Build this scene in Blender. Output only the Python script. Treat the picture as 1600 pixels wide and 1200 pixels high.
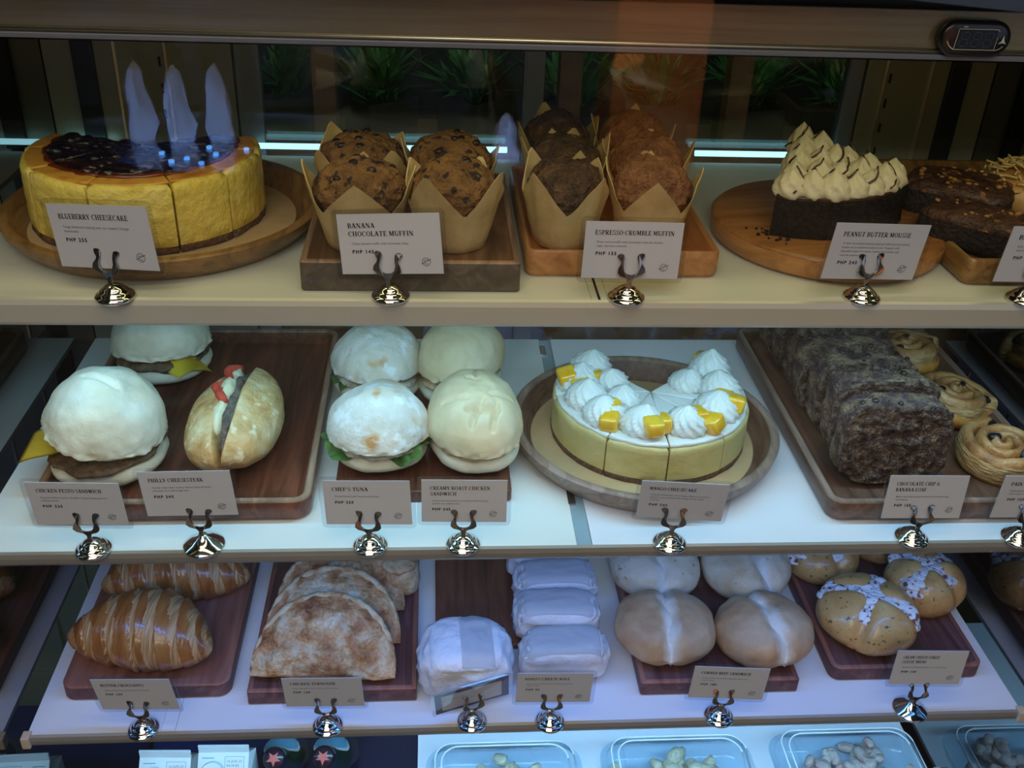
import bpy, bmesh, math, random
from math import sin, cos, pi, radians, sqrt, atan2
from mathutils import Vector, Matrix, Euler, noise

S = bpy.context.scene
COL = S.collection
for o in list(bpy.data.objects): bpy.data.objects.remove(o)

# ------------------------------------------------------------------ camera, world, lamps, exposure
W, H, FPX = 1600, 1200, 1585.0
cd = bpy.data.cameras.new('camera'); cam = bpy.data.objects.new('camera', cd); COL.objects.link(cam)
S.camera = cam
cd.sensor_fit = 'HORIZONTAL'; cd.sensor_width = 36.0; cd.lens = 36.0 * FPX / W
cd.clip_start = 0.01; cd.clip_end = 60
P_, Y_, R_ = .5296, .0883, .0442
fw = Vector((sin(Y_) * cos(P_), cos(Y_) * cos(P_), -sin(P_)))
rt = Vector((cos(Y_), -sin(Y_), 0)); up = rt.cross(fw)
rt2 = rt * cos(R_) + up * sin(R_); up2 = up * cos(R_) - rt * sin(R_)
m3 = Matrix((rt2, up2, -fw)).transposed()
cam.matrix_world = Matrix.Translation((-.117, -.764, .877)) @ m3.to_4x4()

wd = bpy.data.worlds.new('dim_room_air'); S.world = wd; wd.use_nodes = True
wd.node_tree.nodes['Background'].inputs[0].default_value = (.55, .62, .75, 1)
wd.node_tree.nodes['Background'].inputs[1].default_value = .045
S.view_settings.view_transform = 'Standard'; S.view_settings.look = 'None'
S.view_settings.gamma = 1; S.view_settings.use_curve_mapping = False
S.view_settings.exposure = 0.0

def area(name, loc, rot, sx, sy, power, col, spread=180):
    l = bpy.data.lights.new(name, 'AREA'); l.shape = 'RECTANGLE'; l.size = sx; l.size_y = sy
    l.energy = power; l.color = col; l.spread = radians(spread)
    o = bpy.data.objects.new(name, l); COL.objects.link(o); o.location = loc; o.rotation_euler = rot
    return o
area('strip_light_under_header', (0, .05, .706), (radians(18), 0, 0), 1.04, .012, .24, (1, .94, .38))
area('strip_light_under_top_shelf', (0, .045, .476), (radians(14), 0, 0), 1.04, .012, 1.3, (.32, .72, 1))
area('strip_light_under_middle_shelf', (0, .01, .238), (radians(14), 0, 0), 1.04, .012, 1.0, (.07, .32, 1))
area('strip_light_under_bottom_shelf', (0, .01, -.022), (radians(14), 0, 0), 1.04, .012, 2.6, (.28, .66, 1))
area('shop_ceiling_light', (-.3, -1.5, 2.0), (radians(38), 0, 0), 1.4, .9, 13, (1, .95, .88))
area('shop_window_light', (1.9, -2.6, .9), (radians(82), 0, radians(30)), 1.6, 1.2, 4, (.62, .74, 1))
area('added_warm_fill', (0, -.50, 1.85), (radians(15), 0, 0), 1.6, .15, 6.5, (1, .82, .48))  # unseen fill added to warm and brighten the top shelf cards
area('added_foyer_fill', (-.6, -3.4, 2.3), (radians(-15), 0, 0), 2.5, 1.0, 95, (1, .94, .74))  # unseen fill added so wall and floor show as haze in the glass
area('added_rear_fill', (.3, 2.2, 1.9), (0, 0, 0), 1.2, .8, 6.5, (.95, 1, .85))  # unseen fill added to light the plants behind the case

# ------------------------------------------------------------------ materials
MATS = {}
def rgb(c): return (c[0], c[1], c[2], 1)
def mat(name, col=(.8, .8, .8), rough=.5, metal=0, noise_=None, bump=None, coat=0, sss=0, spec=.5, emit=None,
        coord='Object', stretch=(1, 1, 1), vor=None, wave=None, trans=0, sheen=0):
    """noise_: (scale, [(pos, col), ...], detail, distortion); vor: (scale, col, lo, hi) spots; bump: [(scale, strength, dist), ...]"""
    if name in MATS: return MATS[name]
    m = bpy.data.materials.new(name); m.use_nodes = True; MATS[name] = m
    nt = m.node_tree; N = nt.nodes; L = nt.links; b = N['Principled BSDF']
    b.inputs['Base Color'].default_value = rgb(col); b.inputs['Roughness'].default_value = rough
    b.inputs['Metallic'].default_value = metal; b.inputs['Specular IOR Level'].default_value = spec
    b.inputs['Coat Weight'].default_value = coat; b.inputs['Coat Roughness'].default_value = .12
    if sss:
        b.inputs['Subsurface Weight'].default_value = sss; b.inputs['Subsurface Radius'].default_value = (.012, .008, .004); b.inputs['Subsurface Scale'].default_value = 1
    if trans: b.inputs['Transmission Weight'].default_value = trans
    if emit: b.inputs['Emission Color'].default_value = rgb(emit[0]); b.inputs['Emission Strength'].default_value = emit[1]
    tc = mp = None
    if noise_ or bump or vor or wave:
        tc = N.new('ShaderNodeTexCoord'); mp = N.new('ShaderNodeMapping'); oi = N.new('ShaderNodeObjectInfo'); ad = N.new('ShaderNodeVectorMath')
        ad.operation = 'ADD'; L.new(tc.outputs[coord], ad.inputs[0])
        ml = N.new('ShaderNodeMath'); ml.operation = 'MULTIPLY'; ml.inputs[1].default_value = 3.7; L.new(oi.outputs['Random'], ml.inputs[0]); L.new(ml.outputs[0], ad.inputs[1])
        L.new(ad.outputs[0], mp.inputs[0]); mp.inputs['Scale'].default_value = stretch
    cs = None
    if noise_:
        sc, stops = noise_[0], noise_[1]
        t = N.new('ShaderNodeTexNoise'); t.inputs['Scale'].default_value = sc; t.inputs['Detail'].default_value = noise_[2] if len(noise_) > 2 else 5
        t.inputs['Roughness'].default_value = .6
        if len(noise_) > 3: t.inputs['Distortion'].default_value = noise_[3]
        L.new(mp.outputs[0], t.inputs['Vector'])
        r = N.new('ShaderNodeValToRGB'); L.new(t.outputs[0], r.inputs[0])
        e = r.color_ramp.elements
        while len(e) < len(stops): e.new(.5)
        for k, (p, c) in enumerate(stops): e[k].position = p; e[k].color = rgb(c)
        cs = r.outputs[0]
    if vor:
        for vv in (vor if isinstance(vor, list) else [vor]):
            sc, c, lo, hi = vv
            t = N.new('ShaderNodeTexNoise'); t.inputs['Scale'].default_value = sc; t.inputs['Detail'].default_value = 2.5; L.new(mp.outputs[0], t.inputs['Vector'])
            mr = N.new('ShaderNodeMapRange'); mr.inputs[1].default_value = lo; mr.inputs[2].default_value = hi; L.new(t.outputs[0], mr.inputs[0])
            mx = N.new('ShaderNodeMix'); mx.data_type = 'RGBA'; L.new(mr.outputs[0], mx.inputs[0])
            if cs: L.new(cs, mx.inputs[6])
            else: mx.inputs[6].default_value = rgb(col)
            mx.inputs[7].default_value = rgb(c); cs = mx.outputs[2]
    if cs: L.new(cs, b.inputs['Base Color'])
    prev = None
    for (sc, st, di) in (bump or []):
        t = N.new('ShaderNodeTexNoise'); t.inputs['Scale'].default_value = sc; t.inputs['Detail'].default_value = 4; L.new(mp.outputs[0], t.inputs['Vector'])
        bp = N.new('ShaderNodeBump'); bp.inputs['Strength'].default_value = min(1, st * 1.6); bp.inputs['Distance'].default_value = di * (2.2 if di > .0004 else 1)
        L.new(t.outputs[0], bp.inputs['Height'])
        if prev: L.new(prev, bp.inputs['Normal'])
        prev = bp.outputs[0]
    if prev: L.new(prev, b.inputs['Normal'])
    return m

def banded(name, base, band, w0, w1, nscale=70, namp=.006):
    """a pale torn strip running along the local Y axis of the thing it covers"""
    m = MATS[base].copy(); m.name = name; MATS[name] = m; nt = m.node_tree; N = nt.nodes; L = nt.links; b = N['Principled BSDF']
    src = b.inputs['Base Color'].links[0].from_socket
    tc = N.new('ShaderNodeTexCoord'); sx = N.new('ShaderNodeSeparateXYZ'); L.new(tc.outputs['Object'], sx.inputs[0])
    t = N.new('ShaderNodeTexNoise'); t.inputs['Scale'].default_value = nscale; t.inputs['Detail'].default_value = 5; L.new(tc.outputs['Object'], t.inputs['Vector'])
    a = N.new('ShaderNodeMath'); a.operation = 'MULTIPLY_ADD'; a.inputs[1].default_value = namp * 2; a.inputs[2].default_value = -namp; L.new(t.outputs[0], a.inputs[0])
    c = N.new('ShaderNodeMath'); c.operation = 'ADD'; L.new(sx.outputs[0], c.inputs[0]); L.new(a.outputs[0], c.inputs[1])
    d = N.new('ShaderNodeMath'); d.operation = 'ABSOLUTE'; L.new(c.outputs[0], d.inputs[0])
    mr = N.new('ShaderNodeMapRange'); mr.inputs[1].default_value = w1; mr.inputs[2].default_value = w0; L.new(d.outputs[0], mr.inputs[0])
    mx = N.new('ShaderNodeMix'); mx.data_type = 'RGBA'; L.new(mr.outputs[0], mx.inputs[0]); L.new(src, mx.inputs[6]); mx.inputs[7].default_value = rgb(band); L.new(mx.outputs[2], b.inputs['Base Color'])
    return m

def pane(name, tint=(1, 1, 1), ior=1.45, boost=0.0, rough=0.0):
    """thin clear sheet: transparent body with a Fresnel mirror sheen"""
    if name in MATS: return MATS[name]
    m = bpy.data.materials.new(name); m.use_nodes = True; MATS[name] = m
    nt = m.node_tree; N = nt.nodes; L = nt.links
    for n in list(N): N.remove(n)
    out = N.new('ShaderNodeOutputMaterial'); mx = N.new('ShaderNodeMixShader'); t = N.new('ShaderNodeBsdfTransparent'); g = N.new('ShaderNodeBsdfGlossy')
    t.inputs[0].default_value = rgb(tint); g.inputs['Roughness'].default_value = rough; f = N.new('ShaderNodeLayerWeight'); f.inputs[0].default_value = .5
    f0 = ((ior - 1) / (ior + 1)) ** 2
    p5 = N.new('ShaderNodeMath'); p5.operation = 'POWER'; p5.inputs[1].default_value = 5; L.new(f.outputs['Facing'], p5.inputs[0])
    a = N.new('ShaderNodeMath'); a.operation = 'MULTIPLY_ADD'; a.use_clamp = True; a.inputs[1].default_value = 1 - f0; a.inputs[2].default_value = f0 + boost
    L.new(p5.outputs[0], a.inputs[0]); L.new(a.outputs[0], mx.inputs[0]); L.new(t.outputs[0], mx.inputs[1]); L.new(g.outputs[0], mx.inputs[2]); L.new(mx.outputs[0], out.inputs[0])
    return m

def M(k): return MATS[k]
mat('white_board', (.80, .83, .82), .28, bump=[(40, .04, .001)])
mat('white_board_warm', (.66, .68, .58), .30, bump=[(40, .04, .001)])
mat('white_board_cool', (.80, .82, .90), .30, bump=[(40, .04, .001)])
mat('aluminium', (.30, .28, .26), .4, .35, noise_=(60, [(.3, (.26, .24, .22)), (.7, (.33, .31, .28))], 4), stretch=(.05, 1, 1))
mat('cream_aluminium', (.62, .60, .52), .38, .35)
mat('brushed_steel', (.3, .26, .16), .38, .7, noise_=(160, [(.3, (.24, .20, .12)), (.7, (.34, .29, .18))], 4), stretch=(.03, 1, 1))
mat('bright_trim', (1, .88, .6), .36, 1)
mat('grey_frame', (.22, .22, .24), .45, .3)
mat('olive_panel', (.27, .25, .17), .42, .2)  # lightened to stand in for haze reflected off the glass
mat('black_rubber', (.006, .006, .006), .5)
mat('black_plastic', (.012, .011, .012), .28, coat=.3)
mat('screen_dark', (.02, .022, .028), .2)
mat('segment_grey', (.045, .047, .055), .3)
mat('pale_print', (.75, .72, .55), .5)
mat('navy_deck', (.010, .022, .12), .35)
mat('blue_deck', (.06, .20, .36), .35)
mat('chrome', (.78, .77, .76), .07, 1)
mat('steel_clip', (.42, .41, .42), .16, 1)
mat('card_paper', (.74, .73, .74), .7)
mat('ink', (.012, .010, .022), .7)
mat('grey_ink', (.17, .17, .21), .7)
mat('purple_print', (.06, .03, .10), .5)
mat('end_cap', (.62, .50, .38), .5)
pane('clear_glass', ior=1.42)
pane('door_glass', (.75, .85, .80), 1.5, .06)
pane('clear_sleeve', (.93, .94, .97), 1.45, .03)
pane('clear_plastic', (.86, .95, 1), 1.45, .05, .08)
pane('mirror_glass', (.16, .18, .17), 1.6, .26)
# woods
def wood(n, dark, mid, light, rough=.35, st=(1, .09, 1), coat=.15, sc=55):
    mat(n, mid, rough, noise_=(sc, [(.25, dark), (.5, mid), (.78, light)], 7, 1.2), stretch=st, bump=[(220, .12, .0006)], coat=coat,
        vor=(420, tuple(min(1, x * 1.9 + .03) for x in light), .74, .86))
wood('walnut', (.028, .010, .006), (.125, .038, .021), (.26, .085, .045))
wood('walnut_red', (.04, .012, .008), (.15, .050, .032), (.25, .10, .065), .55, coat=0)
wood('worn_edge', (.10, .055, .035), (.28, .17, .11), (.48, .34, .24), .6)
wood('old_board', (.028, .013, .007), (.12, .052, .022), (.26, .13, .06), .5)
wood('old_board_side', (.035, .028, .020), (.085, .065, .045), (.16, .12, .08), .6)
wood('orange_board', (.15, .035, .008), (.34, .10, .022), (.50, .19, .055), .4)
wood('orange_board_edge', (.26, .10, .025), (.46, .20, .06), (.60, .32, .12), .5)
wood('round_board', (.17, .06, .015), (.33, .13, .035), (.46, .21, .065), .35, (.12, 1, 1))
wood('acacia', (.045, .02, .014), (.14, .07, .045), (.24, .14, .10), .4)
wood('acacia_rim', (.12, .075, .055), (.26, .17, .13), (.42, .31, .25), .5)
wood('golden_acacia', (.09, .04, .012), (.26, .13, .04), (.40, .23, .08), .4)
wood('pink_board', (.13, .045, .034), (.29, .115, .085), (.40, .19, .15), .5, coat=0)
wood('plum_board', (.035, .014, .016), (.12, .046, .048), (.22, .11, .11), .5, coat=0)
mat('kraft', (.50, .34, .17), .75, noise_=(25, [(.3, (.44, .29, .14)), (.7, (.55, .38, .20))], 6), bump=[(300, .1, .0005)])

# ------------------------------------------------------------------ mesh helpers
def nz(p, s, seed=0): return noise.noise(Vector((p[0] * s + seed * 7.3, p[1] * s + seed * 3.1, p[2] * s - seed * 5.7)))
def fz(p, s, seed=0, o=3):
    a, t, f = 1, 0, s
    for k in range(o): t += a * nz(p, f, seed + k); a *= .5; f *= 2.1
    return t
def put(o, parent=None):
    COL.objects.link(o)
    if parent is not None: o.parent = parent
    return o
def obj(name, bm, m, parent=None, smooth=True, loc=None, rot=None, label=None, ang=None):
    me = bpy.data.meshes.new(name); bm.normal_update(); bm.to_mesh(me); bm.free()
    for x in (m if isinstance(m, (list, tuple)) else [m]): me.materials.append(MATS[x] if isinstance(x, str) else x)
    if smooth: me.polygons.foreach_set('use_smooth', [True] * len(me.polygons))
    if ang is not None:
        try: me.set_sharp_from_angle(angle=radians(ang))
        except Exception: pass
    o = put(bpy.data.objects.new(name, me), parent)
    if loc: o.location = loc
    if rot: o.rotation_euler = rot
    if label: o['label'] = label
    return o
def thing(name, label, cat, loc=(0, 0, 0), rot=(0, 0, 0), group=None, scale=None):
    o = bpy.data.objects.new(name, None); COL.objects.link(o); o.location = loc; o.rotation_euler = rot
    o.empty_display_size = .02
    if scale: o.scale = scale
    tag(o, label, cat, group); return o
def tag(o, label, cat, group=None, kind=None):
    o['label'] = label; o['category'] = cat
    if group: o['group'] = group
    if kind: o['kind'] = kind
    return o
def dup(root, loc, rot, label, group=None, scale=None):
    r = root.copy(); COL.objects.link(r); r.location = loc; r.rotation_euler = rot; r['label'] = label
    if group: r['group'] = group
    if scale: r.scale = scale
    for ch in list(root.children):
        c = ch.copy(); COL.objects.link(c); c.parent = r
        for g in list(ch.children):
            d = g.copy(); COL.objects.link(d); d.parent = c
    return r
def B(): return bmesh.new()
def box(bm, x0, x1, y0, y1, z0, z1, bev=0, mi=0):
    r = bmesh.ops.create_cube(bm, size=1); vs = r['verts']
    for v in vs:
        v.co = Vector((x0 + (v.co.x + .5) * (x1 - x0), y0 + (v.co.y + .5) * (y1 - y0), z0 + (v.co.z + .5) * (z1 - z0)))
    fs = set(f for v in vs for f in v.link_faces)
    for f in fs: f.material_index = mi
    if bev:
        es = list(set(e for v in vs for e in v.link_edges))
        bmesh.ops.bevel(bm, geom=es, offset=bev, segments=2, affect='EDGES', profile=.6)
    return bm
def rings(bm, rs, cap0=True, cap1=True, mi=None, closed=True):
    V = [[bm.verts.new(p) for p in r] for r in rs]; n = len(rs[0])
    for i in range(len(V) - 1):
        for j in range(n if closed else n - 1):
            k = (j + 1) % n
            try: f = bm.faces.new((V[i][j], V[i][k], V[i + 1][k], V[i + 1][j]))
            except ValueError: continue
            if mi: f.material_index = mi[i]
    if cap0:
        f = bm.faces.new(V[0][::-1]); f.material_index = mi[0] if mi else 0
    if cap1:
        f = bm.faces.new(V[-1]); f.material_index = mi[-1] if mi else 0
    return V
def rrect(w, d, r, n=6):
    pts = []
    for cx, cy, a0 in ((w / 2 - r, d / 2 - r, 0), (-w / 2 + r, d / 2 - r, 90), (-w / 2 + r, -d / 2 + r, 180), (w / 2 - r, -d / 2 + r, 270)):
        for k in range(n + 1):
            a = radians(a0 + 90 * k / n); pts.append((cx + r * cos(a), cy + r * sin(a)))
    return pts
def slab(bm, w, d, r, prof, mi=None, cx=0, cy=0, n=6):
    """prof: list of (inset, z); stacked rounded rectangles"""
    rs = []
    for ins, z in prof:
        rr = max(r - ins, .0006)
        rs.append([Vector((x + cx, y + cy, z)) for x, y in rrect(w - 2 * ins, d - 2 * ins, rr, n)])
    rings(bm, rs, mi=mi); return bm
def lathe(bm, prof, n=48, mod=None, mi=None, cap0=True, cap1=True):
    rs = []
    for i, (r, z) in enumerate(prof):
        ring = []
        for k in range(n):
            a = 2 * pi * k / n; q = r * (mod(a, z, i) if mod else 1); ring.append(Vector((max(q, 1e-5) * cos(a), max(q, 1e-5) * sin(a), z)))
        rs.append(ring)
    rings(bm, rs, cap0, cap1, mi); return bm
def blob(bm, fn, sub=4):
    r = bmesh.ops.create_icosphere(bm, subdivisions=sub, radius=1)
    for v in r['verts']: v.co = fn(v.co.copy())
    return bm
def ell(rx, ry, rz, c=(0, 0, 0), amp=0, sc=40, seed=0, e=1.0, flat=None):
    def f(v):
        u = v.normalized()
        if e != 1: u = Vector([math.copysign(abs(t) ** e, t) for t in u])
        p = Vector((u.x * rx, u.y * ry, u.z * rz))
        if amp: p += v.normalized() * amp * fz(p, sc, seed)
        if flat is not None and p.z < flat: p.z = flat + (p.z - flat) * .12
        return p + Vector(c)
    return f
def tube(bm, pts, rad, n=8, mi=None):
    rs = []; P = [Vector(p) for p in pts]
    ref = Vector((0, 0, 1))
    for i, p in enumerate(P):
        t = (P[min(i + 1, len(P) - 1)] - P[max(i - 1, 0)]).normalized()
        if abs(t.dot(ref)) > .98: ref2 = Vector((1, 0, 0))
        else: ref2 = ref
        a = t.cross(ref2).normalized(); b = a.cross(t)
        r = rad(i / (len(P) - 1)) if callable(rad) else rad
        rs.append([p + (a * cos(2 * pi * k / n) + b * sin(2 * pi * k / n)) * r for k in range(n)])
    rings(bm, rs); return bm
#PART2

# ------------------------------------------------------------------ the shop around the case
FLZ = -.75
def struct(name, bm, m, **k):
    o = obj(name, bm, m, smooth=False, **k); o['kind'] = 'structure'; return o
mat('shop_floor', (.12, .11, .09), .6, noise_=(3, [(.3, (.08, .075, .06)), (.7, (.17, .15, .12))], 6))
mat('dark_wall', (.045, .045, .04), .8, noise_=(8, [(.3, (.03, .03, .026)), (.7, (.06, .06, .052))], 5))
mat('terracotta', (.42, .15, .055), .6, noise_=(5, [(.3, (.36, .12, .04)), (.7, (.48, .19, .075))], 5))
mat('pale_column', (.36, .40, .38), .6)
struct('floor', box(B(), -4, 4, -5, 5, FLZ - .05, FLZ), 'shop_floor')
struct('ceiling', box(B(), -4, 4, -5, 5, 2.35, 2.4), 'dark_wall')
struct('wall_rear', box(B(), -4, 4, 4.6, 4.7, FLZ, 2.35), 'dark_wall')
struct('wall_front', box(B(), -4, 4, -5, -4.9, FLZ, 2.35), 'dark_wall')
struct('wall_left', box(B(), -4.1, -4, -5, 4.7, FLZ, 2.35), 'dark_wall')
struct('wall_right', box(B(), 4, 4.1, -5, 4.7, FLZ, 2.35), 'dark_wall')


# pool with lit water jets far behind the photographer, seen only as a reflection in the front glass
mat('pool_stone', (.10, .11, .12), .5, bump=[(30, .3, .003)]); mat('pool_water', (.02, .07, .14), .08, coat=1)
mat('water_foam', (.85, .88, .92), .6, bump=[(40, .6, .006)]); mat('lens_blue', (.3, .6, 1), .3, emit=((.12, .42, 1), 14))
t = thing('fountain', 'round stone fountain with foaming jets lit blue, reflected in the glass', 'fountain', (-1.1, -4.30, FLZ))
obj('basin', lathe(B(), [(1.60, 0), (1.62, .03), (1.60, .10), (1.52, .10), (1.50, .05), (.01, .05)], 72), 'pool_stone', t, ang=40)
obj('water', lathe(B(), [(1.50, .051), (1.50, .078), (.01, .078)], 72), 'pool_water', t, ang=40)
t.scale = (.62, .32, 1)
for x, h_ in ((-1.54, .37), (-1.36, .36), (-1.165, .37), (.24, .24)):
    b = B(); lathe(b, [(.060, 0), (.066, .2 * h_), (.060, .45 * h_), (.048, .7 * h_), (.030, .9 * h_), (.006, h_)], 40, mod=lambda a, z, i: 1 + .16 * sin(3 * a + z * 20) + .08 * sin(7 * a - z * 31) + .22 * sin(z * 26 + x * 9) * cos(a) + .2 * nz((cos(a) * .3, sin(a) * .3, z * 3), 6, 2))
    o = obj('water_jet', b, 'water_foam'); o.location = (x, -4.36, FLZ + (.079 if x < 0 else 0)); o['group'] = 'foaming water jets'
    tag(o, {-1.54: 'foaming water jet, nearest the outer end of the lit row', -1.36: 'middle foaming water jet of the lit row', -1.165: 'foaming water jet at the inner end of the lit row', .24: 'lone short water jet away from the row'}[x], 'water jet')
    l = bpy.data.lights.new('jet_lamp', 'SPOT'); l.energy = 42; l.color = (.30, .46, 1); l.spot_size = radians(60); l.shadow_soft_size = .004
    q = bpy.data.objects.new('jet_lamp', l); COL.objects.link(q); q.location = (x + .03, -3.85, FLZ + .12); q.rotation_euler = (radians(-101), 0, 0)
for k, (x, y) in enumerate(((-1.40, -4.12), (-1.15, -4.12), (-1.27, -4.05), (-1.20, -4.22), (-1.02, -4.2), (-1.33, -4.0), (-1.19, -3.98))):
    o = obj('pool_light', lathe(B(), [(.012, 0), (.014, .010), (.011, .013), (.001, .013)], 24), 'lens_blue'); o.location = (x, y, FLZ + .0785)
    tag(o, 'small round blue pool light, ' + ('nearest the first jet', 'in front of the third jet', 'between the jets, mid row', 'closest to the middle jet foot', 'furthest from the jets row', 'lowest of the outer pair', 'lowest of the inner pair')[k], 'light', 'blue pool lights')
t = thing('terracotta_column', 'square terracotta column behind the photographer', 'column', (.60, -2.75, FLZ))
obj('shaft', box(B(), -.15, .15, -.15, .15, 0, 3.09, .01), 'terracotta', t, smooth=False)
obj('foot', box(B(), -.17, .17, -.17, .17, 0, .10, .006), 'dark_wall', t, smooth=False)
l = bpy.data.lights.new('added_column_spot', 'SPOT'); l.energy = 520; l.color = (1, .70, .42); l.spot_size = radians(50)  # unseen spot added so the column shows as a reflection
q = bpy.data.objects.new('added_column_spot', l); COL.objects.link(q); q.location = (.75, -1.3, 1.9); q.rotation_euler = (Vector((.60, -2.6, -.2)) - Vector((.75, -1.3, 1.9))).to_track_quat('-Z', 'Y').to_euler()
ORD = ['first', 'second', 'third', 'fourth', 'fifth', 'sixth', 'seventh', 'eighth']
# potted plants on a bench in the room behind the case
mat('bench_wood', (.22, .10, .04), .5, noise_=(12, [(.3, (.14, .06, .025)), (.7, (.28, .14, .06))], 5)); mat('leaf_green', (.05, .20, .045), .45, noise_=(9, [(.3, (.03, .12, .03)), (.7, (.10, .32, .08))], 4)); mat('pot_dark', (.05, .045, .04), .5)
t = thing('plant_bench', 'low wooden bench behind the case carrying dark planters', 'bench', (.3, 2.75, FLZ))
obj('bench_top', box(B(), -1.7, 1.7, -.25, .25, .52, .56, .005), 'bench_wood', t, smooth=False)
for x in (-1.6, -.5, .5, 1.6): obj('leg', box(B(), x - .03, x + .03, -.20, .20, 0, .52, .004), 'bench_wood', t, smooth=False)
for k, x in enumerate((-.95, -.62, -.30, .02, .36, .66, .98, 1.32)):
    t = thing('potted_plant', ORD[k] + ' leafy plant along the rear bench, counted from the cheesecake side', 'plant', (x, 2.72 + .03 * (k % 2), FLZ + .56), (0, 0, .3 * k), 'planters on the rear bench')
    pb_ = B(); slab(pb_, .20, .20, .02, [(.02, 0), (.01, .005), (0, .15), (0, .155), (.012, .155), (.014, .14)]); obj('planter', pb_, 'pot_dark', t, smooth=False)
    lf = B(); rnd = random.Random(k)
    for j in range(90):
        a = rnd.random() * 6.28; el = rnd.uniform(.5, 1.45); L = rnd.uniform(.10, .30); d = Vector((cos(a) * cos(el), sin(a) * cos(el), sin(el))); s_ = Vector((-sin(a), cos(a), 0)) * rnd.uniform(.008, .018); o_ = Vector((rnd.uniform(-.05, .05), rnd.uniform(-.05, .05), .14))
        dr = Vector((cos(a), sin(a), -.6)) * .07 * rnd.random(); mid = o_ + d * L * .5; e_ = o_ + d * L + dr
        v = [lf.verts.new(p) for p in (o_, mid + s_, e_, mid - s_ + Vector((0, 0, .004)))]; lf.faces.new(v)
    fo = obj('foliage', lf, 'leaf_green', t); fo['kind'] = 'stuff'
for x in (.30, .83, -.45):
    o = obj('wood_post', box(B(), x - .035, x + .035, 2.36, 2.43, FLZ, 2.35, .004), 'bench_wood', smooth=False); tag(o, 'thin brown wooden post before the rear bench, ' + {.30: 'behind the espresso muffins', .83: 'behind the mousse wedge', -.45: 'behind the banana muffins'}[x], 'post', 'wooden posts behind the case')

# ------------------------------------------------------------------ the display case
HW = .545
case = thing('display_case', 'glass fronted refrigerated pastry case with steel header and mirrored sides', 'display case', (0, 0, FLZ))
def cpart(name, bm, m, parent=None, label=None, **k):
    """case part given in world coordinates"""
    o = obj(name, bm, m, parent or case, label=label, **k)
    if parent is None: o.location = (0, 0, -FLZ)
    return o
cpart('side_panel', box(B(), -.566, -.558, -.05, .47, -.42, .80), 'mirror_glass', smooth=False)
cpart('side_panel', box(B(), .558, .566, -.05, .47, -.42, .80), 'mirror_glass', smooth=False)
cpart('outer_side', box(B(), -.60, -.568, -.06, .48, FLZ, .80), 'black_plastic', smooth=False)
cpart('outer_side', box(B(), .568, .60, -.06, .48, FLZ, .80), 'black_plastic', smooth=False)
cpart('front_glass', box(B(), -.556, .556, -.056, -.050, -.42, .80), 'clear_glass', smooth=False, label='clear front glass pane')
cpart('base_cabinet', box(B(), -.6, .6, -.05, .48, FLZ, -.44, .004), 'black_plastic', smooth=False)
cpart('top_cover', box(B(), -.567, .567, -.045, .48, .765, .80, .003), 'black_plastic', smooth=False)
# header: brushed face, bright bead along its lower edge and a grey lip below
hd = cpart('header', box(B(), -.556, .556, .004, .060, .7195, .748, .001), 'brushed_steel', smooth=False, label='brushed olive steel header')
hb = B(); tube(hb, [(-.556, .003, .7185), (.556, .003, .7185)], .0016, 8); obj('bead_trim', hb, 'bright_trim', hd)
obj('lower_lip', box(B(), -.556, .556, .0, .020, .7125, .7165, .0008), 'grey_frame', hd, smooth=False)
obj('top_recess', box(B(), -.556, .556, .020, .060, .748, .765), 'black_rubber', hd, smooth=False)
# thermometer
tx, tz = .286, .7295
tb = B(); rs = []
def stad(w, h, n=14):
    pts = []
    for s in (1, -1):
        for k in range(n + 1):
            a = radians(-90 + 180 * k / n) + (0 if s > 0 else pi); pts.append((s * (w / 2 - h / 2) + h / 2 * cos(a), h / 2 * sin(a)))
    return pts
for ins, y in ((0, .0035), (0, -.004), (.0012, -.0055), (.003, -.0062)):
    rs.append([Vector((x, y, z)) for x, z in stad(.055 - 2 * ins, .0265 - 2 * ins)])
rings(tb, rs)
th = cpart('thermometer', tb, 'black_plastic', label='black oval digital thermometer'); th.location = (tx, 0, tz - FLZ)
sb = B(); box(sb, -.0155, .0155, -.0066, -.0060, -.0070, .0070, .0002); obj('display', sb, 'screen_dark', th, smooth=False)
gb = B()
def bar2(bm, a, b, w, y=-.0069, mi=0):
    a = Vector((a[0], 0, a[1])); b = Vector((b[0], 0, b[1])); t = (b - a).normalized(); n_ = Vector((-t.z, 0, t.x)) * w / 2
    vs = [bm.verts.new((p.x, y, p.z)) for p in (a - n_, b - n_, b + n_, a + n_)]
    f = bm.faces.new(vs); f.material_index = mi
for k in range(3):
    cx = -.0095 + k * .0092; sl = .0008
    for z in (-.005, 0, .005): bar2(gb, (cx - .0024 + sl * z / .005, z), (cx + .0024 + sl * z / .005, z), .0009)
    for sx in (-1, 1):
        for z in (-.0025, .0025): bar2(gb, (cx + sx * .003 + sl * (z - .002) / .005, z - .002), (cx + sx * .003 + sl * (z + .002) / .005, z + .002), .0009)
obj('segment_digits', gb, 'segment_grey', th, smooth=False)
pb = B()
q = [(-.0162, -.0074), (-.0150, .0074), (.0150, .0074), (.0165, .0060)]
for a, b in zip(q, q[1:]): bar2(pb, a, b, .0004)
bar2(pb, (.0160, .0020), (.0150, -.0074), .0003); bar2(pb, (-.0162, -.0074), (.0150, -.0074), .0004)
q = [(-.0225, -.0015), (-.0205, -.0045), (-.0185, -.0062), (-.0162, -.0074)]
for a, b in zip(q, q[1:]): bar2(pb, a, b, .0006)
q = [(.0150, -.0076), (.0185, -.0068), (.0215, -.0045)]
for a, b in zip(q, q[1:]): bar2(pb, a, b, .0004)
bar2(pb, (-.0120, .0090), (-.0088, .0090), .0006)
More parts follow.
